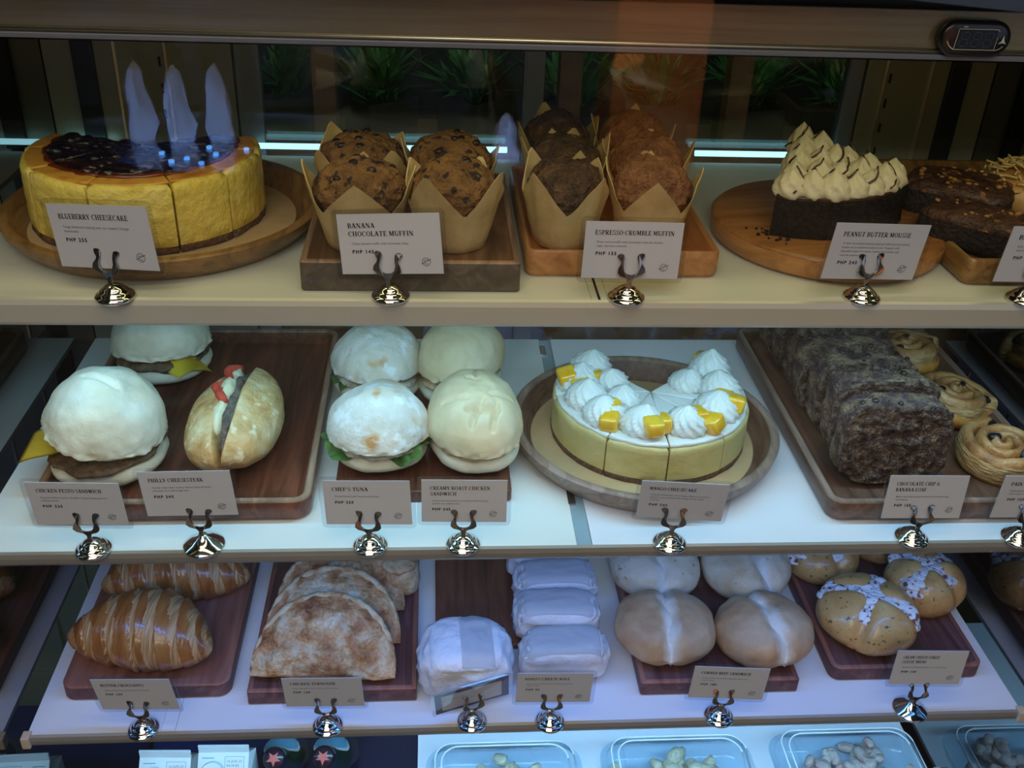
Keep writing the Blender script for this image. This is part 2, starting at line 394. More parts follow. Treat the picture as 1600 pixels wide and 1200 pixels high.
vs = [pb.verts.new((x, -.0069, z)) for x, z in ((.0205, .0035), (.0218, -.0010), (.0235, -.0028), (.0204, -.0020), (.0170, -.0028), (.0192, -.0010))]; pb.faces.new(vs)
obj('printed_marks', pb, 'pale_print', th, smooth=False)

# rear wall of the case: sliding glass doors, uprights and slotted shelf standards
yb = .44
cpart('rear_top_rail', box(B(), -.556, .556, yb - .004, yb + .03, .617, .765, .001), 'black_plastic', smooth=False)
cpart('rear_sill', box(B(), -.556, .556, yb - .004, yb + .03, -.44, -.36, .001), 'olive_panel', smooth=False)
for x0, x1, xm in ((-.318, -.012, -1), (.012, .378, 1)):
    d = cpart('sliding_door', box(B(), x0, x1, yb + .006, yb + .012, -.36, .617), 'door_glass', smooth=False, label='sliding rear glass door')
    f = B()
    if xm > 0: box(f, -.010, .012, yb, yb + .018, -.36, .617, .001); box(f, .378, .396, yb, yb + .018, -.36, .617, .001)
    else: box(f, -.345, -.318, yb, yb + .018, -.36, .617, .001); box(f, -.012, -.010, yb, yb + .018, -.36, .617)
    obj('door_frame', f, 'grey_frame', d, smooth=False)
for s in (-1, 1):
    xa = .396 if s > 0 else .345
    f = B(); box(f, min(s * (xa + .003), s * .420), max(s * (xa + .003), s * .420), yb, yb + .02, -.36, .617, .001)
    cpart('rear_upright', f, 'olive_panel', smooth=False)
    f = B(); box(f, min(s * .4215, s * .477), max(s * .4215, s * .477), yb - .001, yb + .02, -.36, .617); cpart('slotted_panel', f, 'olive_panel', smooth=False)
    f = B()
    for xx in (.421, .477): box(f, s * xx - .0013, s * xx + .0013, yb - .004, yb, -.36, .617)
    cpart('metal_edging', f, 'bright_trim', smooth=False)
    f = B()
    for k in range(16): box(f, s * .4285 - .0012, s * .4285 + .0012, yb - .0025, yb, .601 - k * .030 - .011, .601 - k * .030)
    cpart('bracket_slots', f, 'black_rubber', smooth=False)
    f = B(); box(f, min(s * .479, s * .500), max(s * .479, s * .500), yb - .001, yb + .02, -.36, .617); cpart('corner_filler', f, 'olive_panel', smooth=False)
    f = B(); box(f, min(s * .500, s * .524), max(s * .500, s * .524), yb - .006, yb + .02, -.36, .617, .002); cpart('door_gasket', f, 'black_rubber', smooth=False)
    f = B(); box(f, min(s * .524, s * .557), max(s * .524, s * .557), yb, yb + .02, -.36, .617); cpart('corner_post', f, 'olive_panel', smooth=False)
mat('tube_reflection_glow', (1, 1, 1), .4, emit=((.34, .78, .92), 1.7))  # emissive strips stand in for the lamp line mirrored in the rear glass
for x0, x1 in ((-.55, -.49), (-.33, -.03), (.20, .37)):
    f = B(); tube(f, [(x0, .428, .503), (x1, .428, .503)], .0035, 10); cpart('tube_reflection', f, 'tube_reflection_glow', label='glowing strip standing in for a light tube reflection')
# lamp housings under the shelves
def shelf(name, label, y0, z, th, bm_, tw, split, em='aluminium'):
    t = thing(name, label, 'shelf', (0, 0, z))
    for x0, x1, m in ((-HW, split - .0075, bm_[0]), (split + .0075, HW, bm_[1])):
        obj('board', box(B(), x0, x1, y0 + .004, .405, -.006, 0, .0006), m, t, smooth=False)
    if tw: obj('joint_strip', box(B(), split - .0072, split + .0072, y0 + .004, .405, -.007, -.002), 'joint_glass', t, smooth=False)
    else: obj('joint_strip', box(B(), split - .0072, split + .0072, y0 + .004, .405, -.006, -.0003), bm_[0], t, smooth=False)
    e = B(); pr = [(0, 0), (-.0008, .0008), (-.0036, -.0006), (-.005, -.005), (-.005, -th + .003), (-.0035, -th), (.003, -th), (.003, -.007), (0, -.006)]
    rs = [[Vector((x, y0 + .004 + a, b)) for a, b in pr] for x in (-HW, HW)]
    rings(e, rs); tr = obj('edge_trim', e, em, t, smooth=False)
    if name == 'lower_shelf' or True:
        for s in (-1, 1): c = B(); box(c, s * HW - .0045, s * HW + .0045, y0 - .004, y0 + .008, -th - .001, .0022, .0015); obj('end_cap', c, 'end_cap', tr, smooth=False)
    if tw:
        for yc in (.375, .062): obj('joint_clip', box(B(), split - .0085, split - .001, yc - .012, yc + .012, -.002, .0006, .0004), 'steel_clip', t, smooth=False)
    f = B(); box(f, -HW + .02, HW - .02, y0 + .012, y0 + .052, -.018, -.007, .001); obj('lamp_housing', f, 'cream_aluminium', t, smooth=False)
    for x in (-.50, .50): obj('bracket', box(B(), x - .006, x + .006, .30, .436, -.028, -.0065, .001), 'grey_frame', t, smooth=False)
    return t
mat('joint_glass', (.30, .42, .50), .15, coat=.5)
ZT, ZM = .499, .258
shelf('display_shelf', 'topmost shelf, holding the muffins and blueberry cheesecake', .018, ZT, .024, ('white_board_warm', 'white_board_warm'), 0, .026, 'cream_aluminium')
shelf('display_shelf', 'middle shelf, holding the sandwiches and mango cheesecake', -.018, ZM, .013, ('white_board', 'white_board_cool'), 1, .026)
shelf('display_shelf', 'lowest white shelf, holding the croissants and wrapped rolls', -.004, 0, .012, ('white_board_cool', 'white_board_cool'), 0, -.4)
f = B(); box(f, .0245, .0265, .022, .40, ZT - .0002, ZT + .0004); o = obj('shelf_seam', f, 'black_rubber', smooth=False)
o.parent = [x for x in COL.objects if x.name == 'display_shelf'][0]; o.location = (0, 0, -ZT)

# ------------------------------------------------------------------ lettering: a heavy wedge-serif capital alphabet, drawn as strokes
T1, T0 = .24, .10
def glyph(ch):
    L = []
    def ln(x0, y0, x1, y1, w): L.append(('l', x0, y0, x1, y1, w))
    def stem(x, y0=0, y1=1, w=T1, s0=1, s1=1):
        ln(x, y0, x, y1, w)
        if s0: ln(x - w * .5 - .08, y0 + .035, x + w * .5 + .08, y0 + .035, .07)
        if s1: ln(x - w * .5 - .08, y1 - .035, x + w * .5 + .08, y1 - .035, .07)
    def arc(cx, cy, rx, ry, a0, a1, tk=T1, tn=T0): L.append(('a', cx, cy, rx, ry, a0, a1, tk, tn))
    w = .9
    if ch == 'A': ln(.12, 0, .44, .98, T0); ln(.44, 1, .80, 0, T1); ln(.2, .32, .68, .32, .08); ln(0, .035, .26, .035, .07); ln(.6, .035, 1.0, .035, .07); w = .98
    elif ch == 'B': stem(.22); arc(.36, .745, .34, .21, -90, 90); arc(.36, .26, .42, .22, -90, 90); w = .88
    elif ch == 'C': arc(.48, .5, .36, .45, 48, 312); ln(.80, .66, .80, .98, .08); w = .92
    elif ch == 'D': stem(.22); arc(.34, .5, .46, .45, -90, 90); w = .96
    elif ch in 'EF':
        stem(.22); ln(.2, .95, .72, .95, .09); ln(.2, .52, .6, .52, .08); ln(.72, 1, .72, .74, .08); ln(.6, .64, .6, .40, .06); w = .82
        if ch == 'E': ln(.2, .05, .76, .05, .09); ln(.76, 0, .76, .27, .08)
    elif ch == 'G': arc(.48, .5, .36, .45, 48, 320); stem(.78, .02, .42, .2, 0, 1); ln(.80, .68, .80, .98, .08); w = 1.0
    elif ch == 'H': stem(.22); stem(.80); ln(.2, .52, .8, .52, .09); w = 1.06
    elif ch == 'I': stem(.22); w = .46
    elif ch == 'K': stem(.22); ln(.34, .42, .76, .98, T0); ln(.42, .56, .84, .02, T1); ln(.62, .965, .92, .965, .07); ln(.68, .035, 1.0, .035, .07); w = 1.0
    elif ch == 'L': stem(.22); ln(.2, .05, .74, .05, .09); ln(.74, 0, .74, .3, .08); w = .80
    elif ch == 'M': stem(.16, 0, 1, T0); ln(.2, 1, .56, .12, T1); ln(.56, .12, .9, 1, T0); stem(.96, 0, 1, T1); w = 1.2
    elif ch == 'N': stem(.16, 0, 1, T0); ln(.18, .98, .80, .04, T1); stem(.82, 0, 1, T0, 0, 1); w = 1.0
    elif ch == 'O': arc(.50, .5, .38, .45, 0, 360); w = 1.0
    elif ch == 'P': stem(.22); arc(.38, .715, .36, .24, -90, 90); w = .84
    elif ch == 'R': stem(.22); arc(.38, .735, .34, .22, -90, 90); ln(.42, .5, .80, .03, T1); ln(.68, .035, .98, .035, .07); w = .96
    elif ch == 'S': arc(.42, .735, .26, .215, 30, 270, .17); arc(.42, .265, .28, .215, -150, 90, .19); ln(.68, .7, .68, .97, .08); ln(.13, .05, .13, .32, .08); w = .80
    elif ch == 'T': stem(.44, 0, 1, T1, 1, 0); ln(.06, .95, .82, .95, .09); ln(.06, 1, .06, .72, .08); ln(.82, 1, .82, .72, .08); w = .90
    elif ch == 'U': stem(.22, .35, 1, T1, 0, 1); arc(.49, .37, .29, .32, 180, 360, T1, .14); stem(.80, .35, 1, T0, 0, 1); w = 1.0
    elif ch == 'V': ln(.14, .98, .46, .02, T1); ln(.48, .02, .80, .98, T0); ln(0, .965, .32, .965, .07); ln(.64, .965, .94, .965, .07); w = .94
    elif ch == 'W': ln(.12, .98, .38, .02, T1); ln(.38, .02, .62, .98, T0); ln(.60, .98, .86, .02, T1); ln(.86, .02, 1.12, .98, T0); ln(0, .965, .28, .965, .07); ln(.98, .965, 1.26, .965, .07); w = 1.26
    elif ch == 'X': ln(.12, .98, .78, .02, T1); ln(.12, .02, .78, .98, T0); w = .90
    elif ch == 'Y': ln(.12, .98, .44, .45, T1); ln(.46, .45, .78, .98, T0); stem(.45, 0, .48, T1, 1, 0); ln(0, .965, .3, .965, .07); ln(.62, .965, .92, .965, .07); w = .92
    elif ch == '&': arc(.40, .76, .20, .18, 0, 360, .14, .1); arc(.38, .28, .28, .22, 60, 330, .2, .1); ln(.3, .62, .8, .02, .17); ln(.62, .1, .86, .46, .09); w = .95
    elif ch == "'": ln(.14, .98, .12, .7, .14); w = .28
    else: w = .38
    return L, w
def serif_line(bm, text, x, z, h, width=None, mi=0, y=-.00045):
    tw = sum(glyph(c)[1] + .04 for c in text)
    sx = (width / tw) if width else h
    for c in text:
        L, w = glyph(c)
        for s in L:
            if s[0] == 'l':
                _, x0, y0, x1, y1, t = s
                a = Vector((x + x0 * sx, z + y0 * h)); b = Vector((x + x1 * sx, z + y1 * h)); d = b - a
                if abs(x1 - x0) < 1e-6: n_ = Vector((t * sx / 2, 0))
                elif abs(y1 - y0) < 1e-6: n_ = Vector((0, t * h / 2))
                else: n_ = Vector((t * sx * .62, 0))
                f = bm.faces.new([bm.verts.new((p.x, y, p.y)) for p in (a - n_, b - n_, b + n_, a + n_)]); f.material_index = mi
            else:
                _, cx, cy, rx, ry, a0, a1, tk, tn = s; n = max(6, int(abs(a1 - a0) / 24)); pr = None
                for k in range(n + 1):
                    a = radians(a0 + (a1 - a0) * k / n); th = tn + (tk - tn) * abs(cos(a)) ** 1.5
                    o_ = (x + (cx + (rx + th / 2 * abs(cos(a)) ** .01) * cos(a)) * sx, z + (cy + (ry + tn / 2) * sin(a)) * h)
                    i_ = (x + (cx + (rx - th / 2) * cos(a)) * sx, z + (cy + (ry - tn / 2) * sin(a)) * h)
                    cu = (bm.verts.new((o_[0], y, o_[1])), bm.verts.new((i_[0], y, i_[1])))
                    if pr: f = bm.faces.new((pr[0], pr[1], cu[1], cu[0])); f.material_index = mi
                    pr = cu
        x += (w + .04) * sx
def sans(bm, text, x, z, size, bold=0, space=1.0, mi=0, y=-.00045, sxx=1.0, mtx=None):
    cu = bpy.data.curves.new('tmp', 'FONT'); cu.body = text; cu.size = size; cu.offset = bold; cu.space_character = space; cu.resolution_u = 2; cu.fill_mode = 'FRONT'
    o = bpy.data.objects.new('tmp', cu); COL.objects.link(o); dg = bpy.context.evaluated_depsgraph_get(); dg.update()
    me = bpy.data.meshes.new_from_object(o.evaluated_get(dg)); n0 = len(bm.faces)
    T = mtx if mtx else Matrix.Translation((x, y, z)) @ Matrix.Rotation(pi / 2, 4, 'X') @ Matrix.Diagonal((sxx, 1, 1, 1))
    me.transform(T); bm.from_mesh(me); bm.faces.ensure_lookup_table()
    for f in bm.faces[n0:]: f.material_index = mi
    bpy.data.objects.remove(o); bpy.data.curves.remove(cu); bpy.data.meshes.remove(me)

# ------------------------------------------------------------------ price cards on little chrome clip stands
def clip_stand(t, big, dy=0):
    b = B()
    if big: lathe(b, [(.0192, 0), (.0195, .0012), (.0185, .0024), (.012, .0062), (.0062, .0102), (.0042, .0125), (.0036, .0135)], 48)
    else: lathe(b, [(.0158, 0), (.0166, .0015), (.0160, .0032), (.0138, .0046), (.0128, .0052), (.0126, .0062), (.0108, .0078), (.0092, .0086), (.0088, .0096), (.0066, .0112), (.0048, .0124), (.0038, .0128)], 48)
    obj('base', b, 'chrome', t)
    hl = [(2.0, 0), (2.1, 7), (3.6, 10), (9.5, 12.8), (12.1, 16), (11.6, 19.5), (9.2, 23), (8.9, 25), (10, 27), (12, 28.6), (11.8, 30.4), (9.5, 31.4), (6.6, 30.6), (5.4, 28), (5.9, 25), (7.0, 21), (6.3, 17), (4, 14.6), (0, 13.4)]
    pts = [(x, z) for x, z in hl] + [(-x, z) for x, z in hl[-2::-1]]
    b = B()
    def cv(z): return -.0022 - .0028 * max(0, sin((z - 8) / 16 * pi)) * (1 if z > 8 else 0) + (.0018 if z > 27 else 0)
    fr = [b.verts.new((x * .001, cv(z), .0125 + z * .001)) for x, z in pts]; bk = [b.verts.new((v.co.x, v.co.y + .0010, v.co.z)) for v in fr]
    b.faces.new(fr); b.faces.new(bk[::-1]); n = len(fr)
    for i in range(n): j = (i + 1) % n; b.faces.new((fr[j], fr[i], bk[i], bk[j]))
    obj('clip', b, 'steel_clip', t, smooth=False, loc=(0, dy, 0))
def logo(bm, cx, cz, r, mi=0, y=-.00045):
    def rg(cx, cz, r, t, n=22, a0=0, a1=360):
        for k in range(n):
            a, b = radians(a0 + (a1 - a0) * k / n), radians(a0 + (a1 - a0) * (k + 1) / n)
            f = bm.faces.new([bm.verts.new((cx + q * cos(g), y, cz + q * sin(g))) for q, g in ((r, a), (r + t, a), (r + t, b), (r, b))]); f.material_index = mi
    t = r * .13
    rg(cx, cz, r, t); rg(cx, cz - r * .05, r * .5, t, 8, 200, 320); rg(cx - r * .38, cz + r * .32, 0, r * .17, 10); rg(cx + r * .35, cz + r * .38, r * .12, t, 6, 0, 180)
    bar2(bm, (cx - r * 1.35, cz - r * .5), (cx + r * 1.4, cz + r * .75), t, y, mi)
CARDN = {'top': 'top shelf price cards', 'mid': 'middle shelf price cards', 'low': 'lowest shelf price cards'}
def price_card(label, tier, base, card, yaw, tilt, roll, s, title, desc, price, tw, big=0, dark=0):
    z0 = {'top': ZT, 'mid': ZM, 'low': 0}[tier]
    t = thing('price_card', label, 'price card', (base[0], base[1] + .004, z0), (0, 0, yaw), CARDN[tier])
    clip_stand(t, big, min(0, .0255 * s * sin(tilt)) - .0006)
    off = Matrix.Rotation(-yaw, 3, 'Z') @ (Vector(card) - Vector((base[0], base[1] + .004, z0)))
    off.y = max(off.y, -.001) + .0008
    Mx = Matrix.Translation(off) @ Matrix.Rotation(tilt, 4, 'X') @ Matrix.Rotation(roll, 4, 'Y')
    w, h = .088 * s, .051 * s
    sl = B(); rs = [[Vector((x, y, z)) for x, z in rrect(w * 1.10, h * 1.16, .005)] for y in (.0007, -.0007)]; rings(sl, rs)
    o = obj('clear_sleeve', sl, 'clear_sleeve', t, smooth=False); o.matrix_basis = Mx
    o = obj('card', box(B(), -w / 2, w / 2, -.0003, .0003, -h / 2, h / 2), 'purple_print' if dark else 'card_paper', t, smooth=False); o.matrix_basis = Mx
    ib = B(); x0 = -w / 2 + .10 * w
    if dark:
        box(ib, -w / 2 + .09 * w, w / 2 - .10 * w, -.00038, -.00031, -h / 2 + .12 * h, h / 2 - .14 * h, 0, 2)
        sans(ib, desc, x0 + .08 * w, h * .12, .0026, 0, 1.0, 1)
    else:
        z = h / 2 - .23 * h
        for k, l in enumerate(title):
            serif_line(ib, l, x0, z, .0042 * s, tw[k] * w, 0); z -= .135 * h
        z -= .005 * h
        for l in desc.split('\n'): sans(ib, l, x0 + .002, z, .0028 * s, .00002, 1.02, 1); z -= .07 * h
        z -= .075 * h
        sans(ib, price, x0 + .002, z, .0041 * s, .00018, 1.35, 0)
        logo(ib, w / 2 - .16 * w, -h / 2 + .20 * h, .0032 * s)
    o = obj('printed_text', ib, ['ink', 'grey_ink', 'card_paper'], t, smooth=False); o.matrix_basis = Mx
price_card('white card reading BLUEBERRY CHEESECAKE, priced PHP 255', 'top', (-.3823, .0175), (-.3858, .0171, .5528), -.332, -.026, -.104, 1.055, ['BLUEBERRY CHEESECAKE'], 'Tangy blueberry topping over our creamy Chicago\ncheesecake.', 'PHP 255', [.70])
price_card('white card reading BANANA CHOCOLATE MUFFIN, priced PHP 145', 'top', (-.1543, .0208), (-.1546, .0211, .5483), -.249, -.141, -.118, 1.0, ['BANANA', 'CHOCOLATE MUFFIN'], 'Classic banana muffin with chocolate chips.', 'PHP 145', [.27, .64])
price_card('white card reading ESPRESSO CRUMBLE MUFFIN, priced PHP 155', 'top', (.0489, .0212), (.0506, .0215, .5444), .087, -.104, .043, .969, ['ESPRESSO CRUMBLE MUFFIN'], 'Deep cocoa muffin with chocolate chips & a brown\nsugar espresso streusel.', 'PHP 155', [.81])
price_card('white card reading PEANUT BUTTER MOUSSE, priced PHP 245', 'top', (.2607, .0242), (.2647, .0235, .5438), .138, .043, .071, 1.026, ['PEANUT BUTTER MOUSSE'], 'A dark chocolate mousse layered with smooth peanut\nbutter on a crushed cookie crust. Topped with\ndecadent layer of cream, melted chocolate, and\ncrunchy peanut brittle.', 'PHP 245', [.72])
price_card('white card half cut off at the photo edge, beside the brownies', 'top', (.4105, .0223), (.4203, .0208, .5428), .129, .034, .066, 1.025, ['BROWNIE'], 'Rich chocolate brownie\nwith walnuts.', 'PHP 165', [.35])
price_card('grey looking card reading CHICKEN PESTO SANDWICH', 'mid', (-.4301, -.0171), (-.4359, -.0158, .3114), -.082, .054, -.033, .951, ['CHICKEN PESTO SANDWICH'], 'Roasted chicken pesto, cheddar cheese & beetroot on\nciabatta bread.', 'PHP 225', [.70])
price_card('grey looking card reading PHILLY CHEESESTEAK', 'mid', (-.3313, -.0117), (-.3393, -.0097, .3177), -.087, -.019, -.075, .951, ['PHILLY CHEESESTEAK'], 'Tender roast beef, creamy cheese sauce & sliced\npimiento on a soft hoagie bun.', 'PHP 245', [.60], 1)
price_card("grey looking card reading CHEF'S TUNA", 'mid', (-.1773, -.0166), (-.1783, -.0147, .3097), -.106, -.098, -.061, .906, ["CHEF'S TUNA"], 'Toasted bread with classic tuna spread.', 'PHP 225', [.42])
price_card('grey looking card reading CREAMY ROAST CHICKEN SANDWICH', 'mid', (-.0901, -.0164), (-.0898, -.0142, .3104), -.028, -.068, -.003, .893, ['CREAMY ROAST CHICKEN', 'SANDWICH'], 'Home roasted chicken in a creamy, herb dressing\nserved on a ciabatta bun.', 'PHP 245', [.70, .31])
price_card('tilted card reading MANGO CHEESECAKE', 'mid', (.1077, -.0184), (.1135, -.0169, .3099), -.079, .128, .020, .923, ['MANGO CHEESECAKE'], 'Creamy cheesecake with mango filling on a buttery\ngraham crust, topped with mango bits & cream\nrosettes.', 'PHP 245', [.54])
price_card('card reading CHOCOLATE CHIP & BANANA LOAF', 'mid', (.3491, -.0152), (.3508, -.0136, .3092), .045, -.126, .043, .910, ['CHOCOLATE CHIP &', 'BANANA LOAF'], 'Moist chocolate banana bread with chocolate chips\nand walnuts.', 'PHP 155', [.54, .39])
price_card('card cut off at the photo edge, its title starting with PAIN', 'mid', (.4567, -.0173), (.4618, -.0166, .3095), .066, -.009, .062, .958, ['PAIN AUX RAISINS'], 'Rolled pastry with raisins\nand custard cream.', 'PHP 155', [.54])
price_card('card reading BUTTER CROISSANT', 'low', (-.4256, -.0012), (-.4266, .0010, .0535), -.096, .086, -.088, .940, ['BUTTER CROISSANTS'], 'Classic french pastry made with pure butter.', 'PHP 105', [.56])
price_card('card reading CHICKEN TURNOVER', 'low', (-.2319, -.0033), (-.2336, -.0013, .0526), -.039, .121, -.029, .941, ['CHICKEN TURNOVER'], 'Flaky puff pastry with creamy chicken filling.', 'PHP 165', [.57])
price_card('crooked card with a dark purple border, before the wrapped sandwich', 'low', (-.0764, -.0023), (-.0763, -.0020, .0419), .256, .311, -.132, .925, [''], 'Served on a soft bun', '', [.5], 0, 1)
price_card("card reading NONO'S CHEESE ROLL", 'low', (.0083, -.0051), (.0099, -.0026, .0533), -.014, .073, .011, .914, ["NONO'S CHEESE ROLL"], 'Soft brioche roll filled with cheese, butter and\nsugar on top.', 'PHP 95', [.60])
price_card('card reading CORNED BEEF SANDWICH', 'low', (.1964, -.0041), (.2001, -.0021, .0532), -.045, .019, .037, .931, ['CORNED BEEF SANDWICH'], 'House made corned beef with soft milk bread,\nserved warm.', 'PHP 185', [.66])
price_card('card reading CREAM CHEESE GARLIC CLASSIC BREAD', 'low', (.4167, -.0003), (.4228, .0034, .0649), -.002, -.073, .032, .918, ['CREAM CHEESE GARLIC', 'CLASSIC BREAD'], 'Bread bun with garlic butter and cream cheese.', 'PHP 145', [.52, .34], 1)
#PART3

# ------------------------------------------------------------------ boards, trays and round dishes
def board(name, label, x0, x1, y0, y1, z, h, r, m, me, lip=0, fl=0, cat='board', group='wooden boards under the food', sharp=.0012):
    w, d = x1 - x0, y1 - y0; t = thing(name, label, cat, ((x0 + x1) / 2, (y0 + y1) / 2, z), (0, 0, 0), group)
    if lip:
        pr = [(.004, 0), (.001, .003), (0, .006), (0, h - .002), (.0015, h), (lip - .002, h), (lip, h - .0018), (lip + .006, fl + .0015), (lip + .010, fl)]
        mi = [1, 1, 1, 2, 2, 2, 0, 0, 0]
    else:
        pr = [(.002, 0), (0, .002), (0, h - sharp), (sharp * .4, h - sharp * .3), (sharp * 1.2, h), (sharp * 1.2 + .004, h)]; mi = [1, 1, 2, 2, 2, 0]
    obj('slab', slab(B(), w, d, r, pr, mi), [m, me[0], me[1]], t, ang=40); return t
board('serving_board', 'dark worn rectangular board under the banana muffins', -.231, -.043, .036, .272, ZT, .028, .003, 'old_board', ('old_board_side', 'worn_edge'))
board('serving_tray', 'orange wooden tray with shallow rim under the espresso muffins', -.036, .141, .068, .305, ZT, .026, .010, 'orange_board', ('orange_board_edge', 'orange_board_edge'), .006, .019, 'tray')
board('serving_tray', 'golden brown tray carrying the brownies and shredded cheese bread', .366, .540, .056, .350, ZT, .026, .010, 'golden_acacia', ('golden_acacia', 'golden_acacia'), .007, .014, 'tray')
board('serving_tray', 'large dark walnut tray with worn rim under the cheese sandwiches', -.500, -.236, .026, .385, ZM, .025, .018, 'walnut', ('walnut', 'worn_edge'), .008, .012, 'tray')
board('serving_board', 'dark narrow board mostly hidden beneath four filled buns', -.216, -.040, .055, .335, ZM, .014, .004, 'walnut', ('walnut', 'walnut'))
board('serving_tray', 'deep brown wooden tray holding banana loaf slices and raisin rolls', .274, .530, .016, .392, ZM, .025, .016, 'acacia', ('acacia', 'acacia_rim'), .008, .012, 'tray')
board('serving_board', 'reddish board with rounded corners under the two croissants', -.522, -.342, .045, .330, 0, .020, .014, 'pink_board', ('plum_board', 'pink_board'))
board('serving_board', 'square cornered dark board under the chicken turnovers', -.321, -.137, .033, .330, 0, .020, .002, 'plum_board', ('plum_board', 'pink_board'))
board('serving_board', 'brown board partly hidden under the paper wrapped food', -.116, .060, .108, .330, 0, .008, .004, 'walnut_red', ('plum_board', 'walnut_red'))
board('serving_board', 'dark plum board under four split white topped buns', .114, .296, .033, .300, 0, .020, .003, 'plum_board', ('plum_board', 'pink_board'))
board('serving_board', 'purple brown board under the cream cheese garlic buns', .340, .520, .048, .300, 0, .020, .012, 'plum_board', ('plum_board', 'pink_board'))

def round_tray(label, x, y, z, R, h, m, rim, paper, plabel):
    t = thing('round_tray', label, 'tray', (x, y, z), (0, 0, 0), 'round wooden trays')
    obj('dish', lathe(B(), [(R * .80, 0), (R * .90, .002), (R * .985, h * .6), (R, h - .002), (R - .002, h), (R - .007, h), (R - .010, h - .002), (R * .88, .009), (R * .82, .006), (.002, .006)], 96, mi=[1, 1, 1, 1, 1, 1, 0, 0, 0, 0]), [m, rim], t, ang=50)
    if paper:
        p = lathe(B(), [(paper, .0001), (paper + .0003, .0006), (paper, .0011), (.001, .0011)], 96)
        tag(obj('paper_liner', p, 'kraft', loc=(x - .005, y + .002, z + .0062), smooth=False), plabel, 'paper round')
round_tray('wide golden round tray under the blueberry cheesecake', -.375, .185, ZT, .148, .026, 'golden_acacia', 'golden_acacia', .127, 'brown paper circle beneath the blueberry cheesecake')
round_tray('round walnut dish with raised pale rim under the mango cheesecake', .112, .162, ZM, .146, .030, 'acacia', 'acacia_rim', .126, 'brown paper circle beneath the mango cheesecake')
t = thing('round_board', 'thick flat round wooden board under the peanut butter mousse', 'board', (.272, .165, ZT), (0, 0, .2), 'round wooden trays')
obj('slab', lathe(B(), [(.104, 0), (.109, .002), (.113, .006), (.114, .021), (.1125, .0235), (.110, .025), (.001, .025)], 96, mi=[1, 1, 1, 0, 0, 0, 0]), ['round_board', 'orange_board_edge'], t, ang=50)

# ------------------------------------------------------------------ food materials
mat('cake_yellow', (.78, .52, .09), .55, noise_=(28, [(.25, (.74, .52, .07)), (.5, (.86, .67, .13)), (.8, (.90, .76, .26))], 6), bump=[(90, .5, .002), (500, .25, .0006)], sss=.12)
mat('cake_cream', (.66, .55, .24), .5, noise_=(30, [(.3, (.52, .41, .14)), (.7, (.62, .52, .24))], 5), bump=[(70, .3, .0015), (400, .15, .0005)], sss=.12)
mat('cake_skin', (.70, .30, .05), .4, noise_=(40, [(.3, (.50, .17, .03)), (.55, (.72, .36, .06)), (.8, (.80, .52, .12))], 5), bump=[(120, .3, .001)])
mat('blueberry_jam', (.012, .005, .012), .12, coat=1, noise_=(60, [(.35, (.004, .002, .006)), (.7, (.03, .008, .012))], 4), bump=[(160, .6, .002)])
mat('jam_edge', (.16, .03, .01), .2, coat=.6)
mat('biscuit_crust', (.10, .05, .03), .85, noise_=(200, [(.3, (.05, .022, .014)), (.7, (.20, .10, .055))], 5), bump=[(260, .8, .0015)])
mat('black_crust', (.010, .008, .009), .9, spec=.15, noise_=(240, [(.35, (.004, .003, .004)), (.6, (.018, .014, .014)), (.85, (.035, .03, .028))], 5), bump=[(300, 1, .0018)])
mat('cream_white', (.76, .76, .71), .45, bump=[(130, .3, .001)], sss=.2)
mat('mousse_cream', (.74, .65, .43), .5, bump=[(130, .35, .001)], sss=.15)
mat('chocolate_sauce', (.055, .022, .012), .25, coat=.4)
mat('mango', (.90, .50, .02), .22, coat=.6, noise_=(60, [(.3, (.82, .38, .01)), (.7, (.92, .60, .05))], 3), sss=.25)
mat('kraft_paper', (.52, .36, .15), .62, noise_=(22, [(.25, (.40, .25, .09)), (.5, (.60, .43, .19)), (.8, (.70, .54, .28))], 5), bump=[(40, .25, .002), (300, .1, .0005)], sheen=.2)
mat('banana_muffin', (.28, .12, .035), .75, noise_=(48, [(.25, (.08, .032, .010)), (.5, (.21, .095, .024)), (.8, (.34, .17, .048))], 7), vor=(85, (.025, .010, .007), .60, .64), bump=[(110, .8, .003), (420, .5, .001)])
mat('chocolate_muffin', (.06, .028, .015), .7, noise_=(60, [(.3, (.022, .010, .006)), (.52, (.095, .045, .022)), (.78, (.26, .135, .065))], 7), bump=[(120, 1, .003), (420, .6, .0012)])
mat('crumble_muffin', (.15, .065, .032), .7, noise_=(60, [(.3, (.08, .030, .014)), (.52, (.22, .095, .042)), (.78, (.38, .18, .085))], 7), bump=[(120, 1, .003), (420, .6, .0012)])
mat('chocolate_chip', (.02, .009, .006), .35)
mat('brownie', (.05, .022, .013), .55, noise_=(55, [(.3, (.028, .011, .007)), (.6, (.085, .034, .018)), (.85, (.16, .07, .035))], 6), vor=(75, (.36, .15, .03), .60, .68), bump=[(100, .8, .0025), (380, .5, .001)], coat=.15)
mat('brownie_side', (.018, .011, .010), .8, noise_=(220, [(.35, (.006, .004, .004)), (.7, (.035, .02, .015))], 5), bump=[(260, 1, .0018)])
mat('nut_crumb', (.40, .19, .05), .6, bump=[(300, .5, .001)])
mat('egg_bread', (.60, .30, .08), .45, noise_=(30, [(.3, (.46, .19, .04)), (.7, (.70, .42, .14))], 4))
mat('shredded_cheese', (.80, .58, .24), .5)
mat('white_bun', (.80, .77, .66), .62, noise_=(22, [(.25, (.58, .48, .31)), (.5, (.70, .62, .46)), (.75, (.80, .74, .62))], 6), bump=[(45, .3, .002), (380, .18, .0006)], sss=.1)
